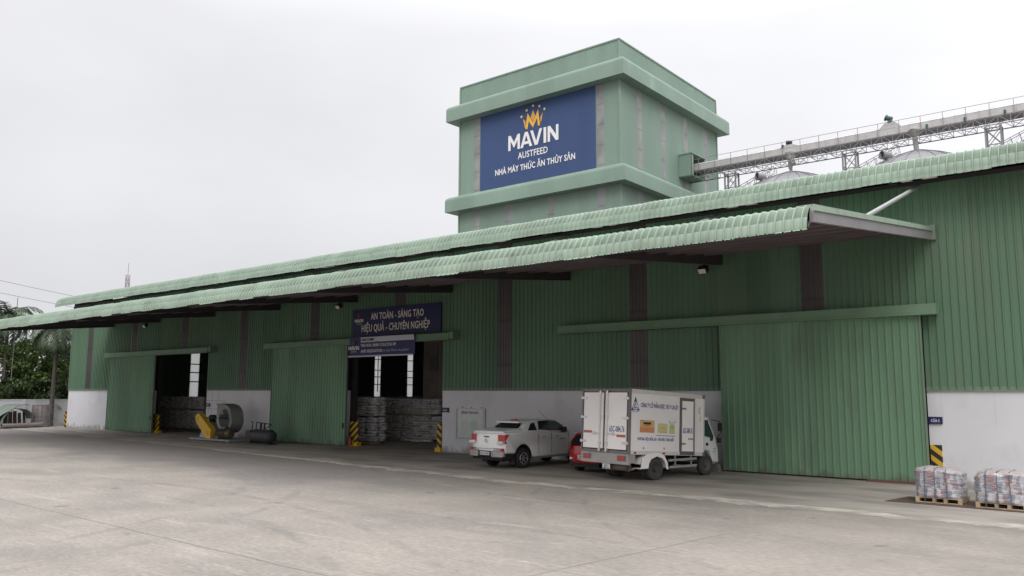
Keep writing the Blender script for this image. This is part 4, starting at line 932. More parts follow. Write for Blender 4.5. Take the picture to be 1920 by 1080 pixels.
# triangle emblem
def emb(polys, m_, name='emblem', d=.006):
    b = MB()
    for p in polys: b.prism(p, BX1 - .0195, BX1 - .0195 + d, 'x')
    kpart(b, name, m_, box)
ec = (-1.12, 2.62); 
def ring(yc, zc, r0, r1, a0, a1, n=18):
    return [[(yc + r0 * math.cos(rad(a)), zc + r0 * math.sin(rad(a))), (yc + r1 * math.cos(rad(a)), zc + r1 * math.sin(rad(a))), (yc + r1 * math.cos(rad(b_)), zc + r1 * math.sin(rad(b_))), (yc + r0 * math.cos(rad(b_)), zc + r0 * math.sin(rad(b_)))] for a, b_ in [(a0 + (a1 - a0) * i / n, a0 + (a1 - a0) * (i + 1) / n) for i in range(n)]]
emb([[(ec[0] - .21, ec[1] - .16), (ec[0] + .21, ec[1] - .16), (ec[0], ec[1] + .32)]], BLUE_T)
emb(ring(ec[0], ec[1] - .01, 0.001, .155, 0, 360), MC['box_door_white'], 'emblem', .0075)
emb(ring(ec[0], ec[1] - .01, .115, .14, 0, 360) + ring(ec[0], ec[1] - .01, .05, .085, 60, 330) + [[(ec[0] - .0, ec[1] - .07), (ec[0] + .03, ec[1] - .07), (ec[0] + .03, ec[1] + .08), (ec[0], ec[1] + .08)]], BLUE_T, 'emblem', .009)
# product pictures
def rect(y0, y1, z0, z1): return [(y0, z0), (y1, z0), (y1, z1), (y0, z1)]
emb([rect(-.88, -.12, 1.87, 2.15)], mat('amber_print', (.66, .40, .16), .5), 'product_print'); emb([rect(-.88, -.12, 1.72, 1.90)], mat('orange_print', (.62, .27, .12), .5), 'product_print', .0065)
emb([rect(-.70, -.30, 2.00, 2.08)], BLACK_T, 'product_print', .008)
side_txt('OXYTOCIN', .34, .05, -.50, 2.015, mat('yellow_print', (.6, .5, .1), .5), .0)
emb([rect(-.64, -.38, 1.955, 1.97), rect(-.85, -.66, 2.11, 2.12), rect(-.6, -.42, 1.81, 1.82)], BLACK_T, 'product_print', .0082)
emb([rect(.06, .59, 1.72, 2.06)], mat('straw_print', (.62, .55, .27), .5), 'product_print'); emb([rect(.68, .98, 1.71, 2.0)], mat('lime_print', (.55, .58, .25), .5), 'product_print'); emb([rect(.69, .97, 2.0, 2.13)], mat('pale_lime_print', (.62, .66, .52), .5), 'product_print')
emb([rect(.20, .48, 1.76, 1.77), rect(.28, .42, 1.90, 1.91), rect(.0, .99, 1.625, 1.645), rect(.66, .69, 2.11, 2.16), rect(.97, 1.0, 2.11, 2.16)] + ring(.83, 1.97, .055, .07, 0, 360, 10), mat('dull_violet_print', (.13, .08, .18), .5), 'product_print', .008)
emb(ring(BY1 - .16, 2.60, .06, .15, 90, 270, 8) + ring(BY1 - .12, 2.30, .05, .11, 90, 250, 8), mat('faded_yellow_print', (.62, .60, .38), .5), 'product_print')
emb([rect(-.68, -.66, 1.15, 1.22), rect(.40, .42, 1.15, 1.22)], BLACK_T, 'box_latch', .02)
b = MB()
for y in (-1.20, .30): b.box(BX1 + .012, BX1 + .024, y, y + .13, BZ0 + .03, BZ0 + .09)
kpart(b, 'side_reflector', RLAMP)
# under-run bar, lights, plate
b = MB(); b.box(BX0 + .02, BX1 - .02, BY0 + .0, BY0 + .10, BZ0 - .36, BZ0 - .005); b.box(BX1 - .10, BX1 - .02, BY0 + .10, BY0 + .35, BZ0 - .30, BZ0 - .02); kpart(b, 'rear_bumper', ALU)
for a in (BX0 + .14, BX1 - .52):
    b = MB(); b.box(a, a + .38, BY0 - .03, BY0 + .0, BZ0 - .24, BZ0 - .06); l_ = kpart(b, 'tail_light', FRAMEG)
    b = MB(); b.box(a + .03, a + .13, BY0 - .045, BY0 - .03, BZ0 - .22, BZ0 - .08); b.box(a + .14, a + .35, BY0 - .045, BY0 - .03, BZ0 - .22, BZ0 - .08); kpart(b, 'lens', RLAMP, l_)
b = MB(); b.box(-.36, .0, BY0 + .02, BY0 + .04, BZ0 - .56, BZ0 - .34); pl = b.build('number_plate', MC['plate_white'], tk)
for w, z in (('63C', .49), ('084.76', .40)): text(w, 'lettering', BLACK_T, pl, .16 if w == '63C' else .28, .075, lambda x, zz_, dd, z=z: (-.18 + x, BY0 + .019 - dd, z - .01 + zz_), bold=.01)
b = MB(); b.cyl((-.15, BY0 + .30, .50), (.62, BY0 + .30, .50), .15, n=14); b.cyl((.62, BY0 + .3, .5), (.80, BY0 + .22, .42), .045, n=8); b.cyl((.80, BY0 + .22, .42), (1.02, BY0 + .12, .48), .045, n=8); b.build('exhaust', mat('rusty_exhaust', (.16, .13, .11), .7, .2, .3, 5), tk, smooth=.7)
b = MB()
for x in (-.62, .08): b.box(x, x + .09, BY0 + .1, 3.3, .66, .86)
for y in (-1.1, -.3, .8, 1.6, 2.4): b.box(-.62, .17, y, y + .08, .68, .82)
b.box(-.9, .5, -.08, .08, .34, .46); b.box(-.9, .5, 2.62, 2.78, .34, .46); b.box(-1.1, -.65, .5, 1.5, .48, .86); b.cyl((-.25, -.2, .4), (-.25, .2, .4), .2, n=12); b.box(-1.25, .75, -1.2, 2.4, .87, .93)
b.build('chassis', UNDER, tk)
b = MB(); b.add([(x, y, z) for x in (.62, .95) for y, z in [(-.86, .60), (-.82, .78), (-.50, .93), (0, .95), (.36, .86), (.52, .60), (.56, .40)]], [(i, i + 1, i + 8, i + 7) for i in range(6)])
b.add([(.951, -.86, .44), (.951, -.80, .80), (.951, -.45, .945), (.951, 0, .96), (.951, .38, .87), (.951, .56, .60), (.951, .60, .36), (.951, .50, .36), (.951, .43, .60), (.951, .30, .75), (.951, 0, .83), (.951, -.30, .75), (.951, -.42, .60), (.951, -.46, .44)], [tuple(range(14))])
b.box(.62, .95, -.90, -.46, .44, .47); b.build('mudguard', TW, tk)
b = MB()
for z in (.42, .66): b.box(.86, .93, .68, 2.22, z - .04, z + .04)
for y in (1.05, 1.95): b.box(.84, .87, y, y + .06, .38, .92)
b.build('side_guard', ALU, tk)
b = MB(); b.box(.72, .90, .70, .86, .84, .90); b.box(.90, .93, -.62, -.46, .86, .94); b.build('marker_lamp', OLAMP, tk)
wh_hub = [(.02, .24), (.01, .21), (-.03, .12), (-.03, .09), (.07, .085), (.08, 0)]
for s in (-1, 1):
    xo = .80 if s > 0 else -1.18
    wheel(tk, xo, 0, .39, .39, .22, TYRE, TYRE, s, .58); wheel(tk, xo - s * .26, 0, .39, .39, .22, TYRE, TYRE, s, .58)
    wheel(tk, .76 if s > 0 else -1.14, 2.88, .39, .39, .22, TYRE, mat('dusty_rim', (.11, .10, .095), .7, .2, .2, 6), s, .58)
# cab
CW_ = .90; CXC = -.13
def cf(x, y, z):
    t = max(0, (z - 1.35) / .9); k = 1 - .10 * t; return (CXC + x * k - .0, y - (abs(x) / CW_) ** 4 * .10 * (1 if y > 3.2 else 0), z - (y - 2.4) * math.tan(rad(1.5)))
cabo = [(2.52, .92), (2.50, 2.18), (2.60, 2.24), (3.15, 2.24), (3.32, 2.12), (3.62, 1.38), (3.72, .98), (3.74, .50), (3.20, .46)] + [(3.18, .62)] + arch(2.72, .62, .47)[2:6] + [(2.55, 1.0)]
cab_pts = [(2.66, 1.0), (2.66, 2.12), (2.75, 2.18), (3.20, 2.18), (3.36, 2.08), (3.64, 1.38), (3.76, .98), (3.78, .48), (3.36, .44), (3.34, .60), (3.24, .80), (3.08, .90), (2.82, .92)]
b = MB(); slab(b, cab_pts, CW_ + .08, .06, cf); cab = b.build('cab', CABW, tk, smooth=.6)
side_panel(cab, 'window', [(2.76, 1.48), (2.74, 2.05), (3.14, 2.06), (3.27, 1.98), (3.50, 1.46), (3.44, 1.30), (3.30, 1.28), (3.18, 1.40)], CW_ + .08, GLASSG, cf, .012, (1, -1))
b = MB(); b.add([cf(-.78, 3.34, 2.05), cf(.78, 3.34, 2.05), cf(.82, 3.62, 1.42), cf(-.82, 3.62, 1.42)], [(0, 1, 2, 3)]); b.build('windscreen', GLASSG, cab)
side_panel(cab, 'shut_line', [(2.70, 1.05), (2.69, 2.08), (2.705, 2.08), (2.715, 1.05)], CW_ + .08, BLACKP, cf, .004)
side_panel(cab, 'fuel_cap', [(2.95 + .06 * math.cos(a), 1.16 + .06 * math.sin(a)) for a in [i * math.pi / 5 for i in range(10)]], CW_ + .08, BLACKP, cf, .02)
side_panel(cab, 'door_print', rect(3.45, 3.60, .98, 1.00) + [], CW_ + .06, GALVD, cf, .02)
side_panel(cab, 'door_print', rect(3.45, 3.60, .88, .90), CW_ + .06, GALVD, cf, .02)
side_panel(cab, 'bumper_trim', rect(3.26, 3.70, .49, .53), CW_ + .06, ALU, cf, .02)
b = MB(); b.tube([(CXC + .90, 3.34, 2.05), (CXC + 1.14, 3.55, 1.98), (CXC + 1.14, 3.60, 1.55), (CXC + .96, 3.55, 1.32)], .018); b.box(CXC + 1.06, CXC + 1.22, 3.52, 3.58, 1.62, 1.92); b.box(CXC + 1.02, CXC + 1.16, 3.5, 3.58, 1.18, 1.36); b.build('mirror', BLACKP, cab)
b = MB(); b.tube([(CXC - .90, 3.34, 2.05), (CXC - 1.14, 3.55, 1.98), (CXC - 1.14, 3.60, 1.55)], .018); b.box(CXC - 1.22, CXC - 1.06, 3.52, 3.58, 1.62, 1.92); b.build('mirror', BLACKP, cab)
b = MB(); b.box(CXC - .6, CXC + .75, 2.7, 3.4, .55, .9); b.build('wheel_arch_liner', UNDER, cab)
# block by the front wheel
b = MB(); b.add([(-.22, -.16, 0), (.24, -.14, 0), (.22, .18, 0), (-.20, .16, 0), (-.18, -.13, .27), (.16, -.10, .30), (.17, .12, .26), (-.15, .13, .22)], [(3, 2, 1, 0), (4, 5, 6, 7), (0, 1, 5, 4), (1, 2, 6, 5), (2, 3, 7, 6), (3, 0, 4, 7)])
st = b.build('stone_block', mat('dusty_stone', (.17, .15, .14), .9, 0, .2, 6)); st.location = (-14.25, 30.35, 0); tag(st, 'grey stone block on the ground at the truck nose beside the green door', 'stone block')

# ================================================================== PALLETS with wrapped loads
def pallet(x, y, w, d, lab, group='wooden pallets under the wrapped loads', rz_=0):
    t = thing('wooden_pallet', lab, 'pallet', (x, y, .022), rz_, group)
    m = MB()
    for i in range(7): yy = d * i / 7; m.box(0, w, yy + .01, yy + d / 7 - .02, .125, .147)
    m.build('top_boards', WOODP, t)
    for fx_ in (0, .40, .66, 1): 
        m = MB(); wx = .10 if fx_ in (0, 1) else .085; xx = fx_ * (w - wx); m.box(xx, xx + wx, 0, d, .022, .125); m.build('bearer', WOODP, t)
    m = MB(); m.box(0, w, 0, .09, 0, .022); m.box(0, w, d - .09, d, 0, .022); m.box(0, w, d / 2 - .05, d / 2 + .05, 0, .022); m.build('bottom_boards', WOODP, t)
def film_mat():
    m = bpy.data.materials.new('wrapped_sacks'); m.use_nodes = True; t = m.node_tree; n = t.nodes; l = t.links; b = n['Principled BSDF']; b.inputs['Roughness'].default_value = .28; b.inputs['Coat Weight'].default_value = .5; b.inputs['Coat Roughness'].default_value = .15
    tcn = n.new('ShaderNodeTexCoord')
    def nse(sc, st, det=3, off=(0, 0, 0), out='Fac', src=None):
        mp = n.new('ShaderNodeMapping'); mp.inputs['Scale'].default_value = st; mp.inputs['Location'].default_value = off; l.new(src or tcn.outputs['Object'], mp.inputs[0]); q = n.new('ShaderNodeTexNoise'); q.inputs['Scale'].default_value = sc; q.inputs['Detail'].default_value = det; l.new(mp.outputs[0], q.inputs['Vector']); return q.outputs[out]
    va = n.new('ShaderNodeVectorMath'); va.operation = 'MULTIPLY_ADD'; l.new(nse(6, (1, 1, 1), 3, out='Color'), va.inputs[0]); va.inputs[1].default_value = (.16, .16, .09); l.new(tcn.outputs['Object'], va.inputs[2])
    vd = n.new('ShaderNodeVectorMath'); vd.operation = 'DIVIDE'; l.new(va.outputs[0], vd.inputs[0]); vd.inputs[1].default_value = (.085, .085, .30)
    vf = n.new('ShaderNodeVectorMath'); vf.operation = 'FLOOR'; l.new(vd.outputs[0], vf.inputs[0])
    wn_ = n.new('ShaderNodeTexWhiteNoise'); wn_.noise_dimensions = '3D'; l.new(vf.outputs[0], wn_.inputs['Vector'])
    cr_ = n.new('ShaderNodeValToRGB'); cr_.color_ramp.interpolation = 'CONSTANT'; e = cr_.color_ramp.elements; e[0].position = 0; e[0].color = (.17, .19, .25, 1); e[1].position = .26; e[1].color = (.36, .37, .40, 1)
    for p, c in ((.50, (.47, .46, .48, 1)), (.66, (.27, .15, .16, 1)), (.80, (.28, .30, .35, 1)), (.92, (.50, .40, .40, 1))): q = e.new(p); q.color = c
    l.new(wn_.outputs['Value'], cr_.inputs[0])
    mx_ = n.new('ShaderNodeMix'); mx_.data_type = 'RGBA'; l.new(cr_.outputs[0], mx_.inputs[6]); mx_.inputs[7].default_value = (.60, .58, .59, 1)
    rg = n.new('ShaderNodeMapRange'); l.new(nse(8, (.6, .6, 3.5), 4, (3, 1, 2)), rg.inputs[0]); rg.inputs[1].default_value = .46; rg.inputs[2].default_value = .66; rg.inputs[3].default_value = .05; rg.inputs[4].default_value = .5; l.new(rg.outputs[0], mx_.inputs[0])
    l.new(mx_.outputs[2], b.inputs['Base Color'])
    bp = n.new('ShaderNodeBump'); bp.inputs['Strength'].default_value = .9; bp.inputs['Distance'].default_value = .03; l.new(nse(9, (1, 1, 3), 5), bp.inputs['Height']); l.new(bp.outputs[0], b.inputs['Normal'])
    return m
FILM = film_mat(); TOPF = mat('pinkish_film_top', (.40, .36, .345), .4, 0, .15, 5, bump=.5, bscale=9)
def load(x, y, w, d, h, lab, seed):
    t = thing('wrapped_load', lab, 'wrapped sacks', (x, y, .172), 0, 'plastic wrapped sack loads on pallets')
    b = MB(); nu, nv = 64, 30
    def P(u, v):      # u around, v up then over the top
        c = math.cos(u); s_ = math.sin(u); p = 5.0; rr_ = (abs(c) ** p + abs(s_) ** p) ** (-1 / p)
        if v <= 1: sc = 1 - .03 * (1 - v) ; z = h * .90 * v; k = 0
        else: q = v - 1; sc = math.cos(q * math.pi / 2) ** .45; z = h * (.90 + .10 * math.sin(q * math.pi / 2))
        sc2 = sc; xx = w / 2 * rr_ * c * sc2; yy = d / 2 * rr_ * s_ * sc2
        layer = abs(math.sin(z / .13 * math.pi)); bul = .022 * layer if v <= 1 else 0
        nn = mnoise.noise(Vector((xx * 5 + seed, yy * 5, z * 7))) * .03 + mnoise.noise(Vector((xx * 14 + seed, yy * 14, z * 20))) * .012
        cut = 1.0
        f = 1 + (bul + nn) / max(.3, math.hypot(xx, yy) + .01)
        zt = z + (nn * 1.3 if v > .9 else 0) - max(0, xx - w * .12) * .16 * (v if v < 1 else 1) * (1 if seed == 1 else 0) - (max(0, -xx - w * .3) * .5 * (v if v < 1 else 1) if seed == 2 else 0)
        return (w / 2 + xx * f, d / 2 + yy * f, zt)
    vs = [P(2 * math.pi * i / nu, 2 * j / nv) for j in range(nv + 1) for i in range(nu)]
    fs = [(j * nu + i, j * nu + (i + 1) % nu, (j + 1) * nu + (i + 1) % nu, (j + 1) * nu + i) for j in range(nv) for i in range(nu)]
    b.add(vs, fs); 
    for k, f in enumerate(fs): b.m[k] = 1 if k // nu >= nv // 2 + 3 else 0
    b.build('wrapped_sacks', [FILM, TOPF], t, smooth=1.2)
    for fx_ in (.24, .46, .70):
        s_ = MB(); xx = w * fx_; lean = .05 * (fx_ - .4)
        zt = h * .95 - (.12 * w * .2 if fx_ > .6 and seed == 1 else 0)
        s_.tube([(xx + lean, -.045, -.10), (xx, -.05, h * .5), (xx - lean, -.035, zt - .06), (xx - lean, .10, zt + .035), (xx - lean, d - .1, zt + .035), (xx - lean, d + .04, zt - .06), (xx, d + .04, -.1)], .011, 5); s_.build('strap', mat('grey_strap', (.10, .12, .12), .5), t)
pallet(-5.89, 25.44, 1.17, 1.15, 'wooden pallet under the nearer left wrapped load')
pallet(-4.36, 25.24, 1.20, 1.15, 'wooden pallet under the wrapped load cut by the right picture edge')
load(-5.91, 25.42, 1.19, 1.18, .80, 'strapped plastic wrapped sack load with drooping right shoulder, left of two', 1)
load(-4.39, 25.21, 1.24, 1.18, .82, 'strapped plastic wrapped sack load with sloping left shoulder at right edge', 2)
b = MB(); b.prism([(-6.62, 25.1), (-1.2, 24.93), (-1.2, 26.95), (-6.35, 26.65)], .005, .021, 'z'); tag(b.build('steel_plate', RUST), 'rusty brown steel plate lying on the apron under the two pallets', 'steel plate')
b = MB(); b.prism([(-5.98, 27.0), (-5.55, 27.05), (-5.5, 27.4), (-5.9, 27.35)], .005, .05, 'z'); tag(b.build('scrap_plate', RUST), 'small rusty scrap plate on the apron behind the left pallet', 'scrap metal')
b = MB(); b.bar((-8.55, 30.42, .045), (-7.02, 30.40, .045), .11, .08); tag(b.build('steel_bar', mat('red_brown_bar', (.14, .06, .05), .7)), 'red brown steel bar lying along the foot of the closed right door', 'steel bar')

# ================================================================== BAG STACKS inside
def bag_mesh(seed):
    b = MB(); rr_ = random.Random(seed); nu, nv = 14, 6; vs = []
    for j in range(nv + 1):
        ph = -math.pi / 2 + math.pi * j / nv
        for i in range(nu):
            a = 2 * math.pi * i / nu; e = .5; c, s_ = math.cos(a), math.sin(a); cp = max(0, math.cos(ph)) ** .45
            x = .43 * math.copysign(abs(c) ** e, c) * cp; y = .25 * math.copysign(abs(s_) ** e, s_) * cp; z = .088 * math.copysign(abs(math.sin(ph)) ** .8, math.sin(ph))
            k = mnoise.noise(Vector((x * 6 + seed, y * 6, z * 9))) * .03; vs.append((x + k, y + k, z + k * .6 - .02 * (abs(x) / .43) ** 3))
    b.add(vs, [(j * nu + i, j * nu + (i + 1) % nu, (j + 1) * nu + (i + 1) % nu, (j + 1) * nu + i) for j in range(nv) for i in range(nu)])
    return b.build('feed_bag', BAGM, smooth=1.2)
protos = [bag_mesh(s_) for s_ in range(4)]; first = set()
def put_bag(x, y, z, lab, group, rz_=0):
    i = R.randrange(4); o = protos[i] if i not in first else protos[i].copy()
    if i in first: COL.objects.link(o)
    first.add(i); o.location = (x, y, z); o.rotation_euler = (R.uniform(-.09, .09), R.uniform(-.06, .06), rz_ + R.uniform(-.16, .16)); tag(o, lab, 'bag', group)
def stack(x0, n, y, layers, lab, group, dx=.86, lh=.158, z0=.12, jag=0, tier=8):
    z = z0 + .09
    for k in range(layers):
        for i in range(n): put_bag(x0 + dx * (i + .5) + R.uniform(-.06, .06), y + R.uniform(-.09, .09), z + R.uniform(-.01, .01), lab, group)
        z += lh + (.10 if k == tier else 0)
stack(-39.15, 2, 33.3, 16, 'pale feed bag in the near stack at the left of the banner doorway', 'bags in the near stack by the doorway', dx=.98)
stack(-39.15, 2, 33.85, 16, 'pale feed bag in the second row behind the near doorway stack', 'bags in the second row by the doorway', dx=.98)
stack(-42.6, 8, 37.2, 15, 'grey feed bag in the long stack deep inside the banner doorway', 'bags in the long stack behind the banner doorway', lh=.163)
stack(-68.3, 9, 35.6, 15, 'grey feed bag in the stack inside the far left doorway', 'bags in the stack inside the far left doorway', lh=.163)
for i in range(3): put_bag(-37.9 + i * .9, 36.3, .10, 'loose feed bag on the floor in front of the long stack', 'loose bags on the warehouse floor')
for (x0, n, y, g_) in ((-39.1, 2, 33.0, 'near stack'), (-42.6, 7, 36.9, 'long stack')):
    for i in range(n):
        for z in (0.0, 1.63):
            m = MB()
            for q in range(3): m.box(-.42, .42, -.0 + q * .25, .08 + q * .25, 0, .09)
            m.box(-.42, .42, 0, .62, .09, .11); o = m.build('wooden_pallet', WOODP); o.location = (x0 + .9 * (i + .5), y, z)
            tag(o, ('floor level' if z < 1 else 'middle level') + ' wooden pallet within the ' + g_ + ' of feed bags', 'pallet', 'pallets within the ' + g_ + (' low' if z < 1 else ' middle'))
eb = thing('electric_cabinet', 'grey electric cabinet on the inner partition seen through the banner doorway', 'cabinet', (-39.1, 39.9, 4.5))
m = MB(); m.box(-.35, .35, -.12, .05, 0, 1.1); m.build('case', mat('cabinet_grey', (.28, .28, .28), .5), eb)
m = MB(); m.box(-.30, .30, -.135, -.12, .05, 1.05); m.build('door', mat('cabinet_door', (.22, .22, .23), .5), eb)

# ================================================================== FAN BLOWER
fb = thing('fan_blower', 'big grey centrifugal fan with yellow belt guard by the white wall', 'industrial fan', (-47.0, 28.6, 0), 0)
def fbp(mb, name, m_, smooth=0, parent=None): return mb.build(name, m_, parent or fb, smooth=smooth)
# scroll housing: ring with its axis along y, open toward the yard
b = MB(); n = 32; cc_ = (.62, 1.38); Ya, Yb = .1, .95
def rg(r_, y, gr=0): return [(cc_[0] + r_ * (1 + gr * i / n) * math.cos(2 * math.pi * i / n), y, cc_[1] + r_ * (1 + gr * i / n) * math.sin(2 * math.pi * i / n)) for i in range(n)]
q_ = [(i, (i + 1) % n, n + (i + 1) % n, n + i) for i in range(n)]
for A_, B_ in ((rg(.86, Ya, .06), rg(.86, Yb, .06)), (rg(.86, Ya, .06), rg(.62, Ya)), (rg(.86, Yb, .06), rg(.62, Yb)), (rg(.62, Ya), rg(.60, Yb))): b.add(A_ + B_, q_)
b.box(-.22, .45, Ya + .02, Yb - .02, 1.65, 2.26); b.box(-.30, .52, Ya - .05, Yb + .05, 2.26, 2.31); fbp(b, 'scroll_housing', FANG, .6)
b = MB(); b.lathe([(Ya - .08, .64), (Ya - .02, .58), (Ya + .05, .60)], 'y', (cc_[0], 0, cc_[1]), 30)
fbp(b, 'inlet_ring', mat('pale_inlet', (.42, .42, .42), .5), .7)
b = MB(); b.prism([(-1.95, .16), (-.3, .16), (-.75, 1.15), (-1.35, 1.15)], .0, .7, 'y'); fbp(b, 'bearing_pedestal', mat('light_grey_paint', (.36, .36, .37), .6, 0, .08, 3))
b = MB(); b.cyl((-.9, -.3, 1.42), (.62, .5, 1.42), .05, n=10); b.cyl((-.75, .0, 1.42), (-.45, .12, 1.42), .19, n=12); b.box(-1.0, -.45, .0, .5, 1.15, 1.25); fbp(b, 'shaft_bearing', BLACKP, .7)
# yellow belt guard: slanted rounded slab
b = MB(); A = Vector((-1.28, 1.38)); Bq = Vector((-.10, .46)); dd = (Bq - A).normalized(); nn = Vector((-dd.y, dd.x)); pts = []
for i in range(9): a = math.pi * i / 8; pts.append(tuple(A - dd * math.sin(a) * .30 + nn * math.cos(a) * .30))
pts += [tuple(Bq - nn * .32 + dd * .05), tuple(Bq - nn * .16 + dd * .26), (.20, .17), (.26, .72)]
b.prism(pts, -.55, -.20, 'y'); yg = fbp(b, 'belt_guard', YEL)
b = MB()
for c in (A, Bq + Vector((.02, .02))):
    for i in range(7): a = 2 * math.pi * i / 7; b.cyl((c.x + .12 * math.cos(a), -.551, c.y + .12 * math.sin(a)), (c.x + .12 * math.cos(a), -.556, c.y + .12 * math.sin(a)), .022, n=8)
    b.cyl((c.x, -.551, c.y), (c.x, -.556, c.y), .03, n=8)
fbp(b, 'vent_hole', BLACKP, 0, yg)
b = MB(); b.box(-2.1, 2.4, -.60, 1.3, .06, .16); b.box(-1.9, -1.7, -.5, 1.1, 0, .06); b.box(1.9, 2.2, -.5, 1.1, 0, .06); b.box(-.4, -.2, -.5, 1.1, 0, .06); fbp(b, 'base_frame', mat('base_grey_paint', (.24, .24, .26), .6, 0, .2, 3))
b = MB(); b.cyl((.95, -.25, .50), (1.85, -.25, .50), .28, n=18); b.cyl((1.85, -.25, .5), (2.1, -.25, .5), .31, .22, n=18); b.cyl((.1, -.25, .5), (.95, -.25, .5), .06, n=8); b.box(.2, .9, -.4, .2, .16, .36)
for i in range(8): x = 1.0 + i * .1; b.lathe([(x, .28), (x, .31), (x + .03, .31), (x + .03, .28)], 'x', (0, -.25, .5), 18)
b.box(1.15, 1.55, -.35, -.1, .74, .92); fbp(b, 'motor', BRONZE, .6)
b = MB(); b.tube([(-.5, -.3, 1.75), (-.5, -.3, 2.3)], .015); b.tube([(-1.05, .9, 1.3), (-1.05, .9, 2.35), (-.5, .9, 2.35)], .015); fbp(b, 'rod', GALVD)
# compressor tank trolley
ct = thing('tank_trolley', 'dark horizontal pressure tank with black tube frame beside the fan', 'tank trolley', (-42.15, 28.7, 0))
b = MB(); b.lathe([(-1.0, 0), (-.99, .18), (-.90, .34), (-.75, .40), (.75, .40), (.92, .34), (1.0, .18), (1.02, 0)], 'x', (.0, 0, .45), 24); b.build('tank', TANK, ct, smooth=.9)
b = MB(); b.box(-1.25, -.75, -.35, .35, .02, .78); b.box(-1.2, 1.1, -.3, .3, .0, .06); b.build('end_box', BLACKP, ct)
b = MB()
b.tube([(-1.15, 0, .7), (-1.05, 0, 1.22), (-1.25, 0, 1.28)], .03); b.tube([(-.72, 0, .8), (-.66, 0, 1.25), (.85, 0, 1.16), (.15, 0, .85)], .03); b.tube([(-.25, 0, .8), (-.2, 0, 1.22)], .07); b.tube([(.1, 0, .8), (.16, 0, 1.2)], .06)
b.build('tube_frame', BLACKP, ct)

# ================================================================== LEFT YARD: wall, junk, trees
BWX = -78.7
bwll = thing('boundary_wall', 'low white boundary wall behind the scrap at the far left', 'wall', (BWX, 35, 0))
b = MB(); b.box(-.12, .12, -45, 60, 0, 2.30); b.box(-.15, .15, -45, 60, 2.30, 2.36); b.build('wall_panel', mat('grey_white_wall', (.55, .55, .57), .85, 0, .08, .7, stain=(.42, .41, .41), stainscale=1.2, stainrange=(.55, .8)), bwll)
for i in range(28):
    b = MB(); yy = -44 + i * 3.8; b.box(.12, .2, yy, yy + .25, 0, 2.34); b.build('wall_pier', MC['grey_white_wall'], bwll)
CS = mat('old_curved_sheet', (.14, .175, .145), .6, 0, .2, 1.5, stain=(.16, .17, .14), stainscale=2)
def curved_sheet(x, y, r, a0, a1, ln, lab, rz_, z=0, tilt=0):
    b = MB(); n = 16; k = int(ln / .1); vs = []
    for j in range(k + 1):
        o = .03 if j % 3 == 0 else 0
        for i in range(n + 1):
            a = rad(a0 + (a1 - a0) * i / n); vs.append(((j / k - .5) * ln, math.cos(a) * (r + o), math.sin(a) * (r + o)))
    for i in range(len(vs)): pass
    m_ = len(vs); vs2 = [(v[0], v[1] * .985, v[2] * .985) for v in vs]
    f1 = [(j * (n + 1) + i, j * (n + 1) + i + 1, (j + 1) * (n + 1) + i + 1, (j + 1) * (n + 1) + i) for j in range(k) for i in range(n)]
    b.add(vs + vs2, f1 + [tuple(q + m_ for q in f[::-1]) for f in f1]); o = b.build('curved_roof_sheet', CS, smooth=.4); o.location = (x, y, z); o.rotation_euler = (tilt, 0, rz_); return tag(o, lab, 'roof sheet', 'scrap curved roof sheets')
curved_sheet(-76.4, 27.9, 1.95, 80, 174, 2.6, 'large curved green roof sheet arching at the left picture edge', rad(6))
curved_sheet(-75.4, 27.5, .98, 8, 92, 1.4, 'short curved green roof sheet hanging right of the larger arched one', rad(4), .62)
curved_sheet(-76.0, 27.3, 1.60, 98, 178, 2.2, 'curved green roof sheet lying under the large arched sheet', rad(-6), -.1)
b = MB(); b.cyl((0, 0, 0), (.15, 3.0, .05), .20, n=18); o = b.build('duct_pipe', mat('old_duct', (.20, .17, .16), .6, .3, .25, 3), smooth=.7); o.location = (-74.9, 26.2, .21); tag(o, 'long rusty duct pipe on the ground before the curved sheets', 'pipe')
for i in range(5):
    b = MB(); b.box(-.02, .02, -.16, .16, 0, 1.25 + .08 * (i % 3)); o = b.build('rusty_plate', mat('scrap_brown', (.15, .11, .10), .8, .1, .25, 3)); o.location = (-76.2 + .1 * i, 26.9 + i * .33, 0); o.rotation_euler = (0, rad(-6), rad(10 * i)); tag(o, 'upright rusty plate under the curved green sheets, one of a row', 'metal plate', 'rusty plates under the sheets')
def cage(z, lab, m_):
    t = thing('duct_drum', lab, 'steel drum', (-76.4, 29.72, z), rad(8), 'stacked steel drums at the left wall')
    b = MB(); b.lathe([(0.02, .70), (.9, .70), (.9, .66), (.04, .66), (.04, 0)], 'z', (0, 0, 0), 26); b.build('shell', m_, t, smooth=.5)
    b = MB()
    for zz_ in (.03, .30, .62, .9): b.lathe([(zz_ - .03, .70), (zz_ - .03, .735), (zz_ + .03, .735), (zz_ + .03, .70)], 'z', (0, 0, 0), 26)
    for i in range(13): a = 2 * math.pi * i / 13; b.bar((math.cos(a) * .73, math.sin(a) * .73, .0), (math.cos(a) * .73, math.sin(a) * .73, .93), .04)
    for i in range(3): b.tube([(-.1 + .2 * i, .72, .1), (.0 + .2 * i, .95, .3), (-.1 + .2 * i, .72, .6)], .02)
    b.build('hoops', GALVD, t)
cage(0, 'grey steel drum with hoops, lower of the two stacked at the far left', mat('drum_brown_grey', (.26, .24, .23), .6, .2, .2, 3))
cage(.96, 'brownish steel drum with bolted hoops, upper of the two stacked', mat('drum_rusty', (.30, .26, .24), .6, .2, .25, 3))
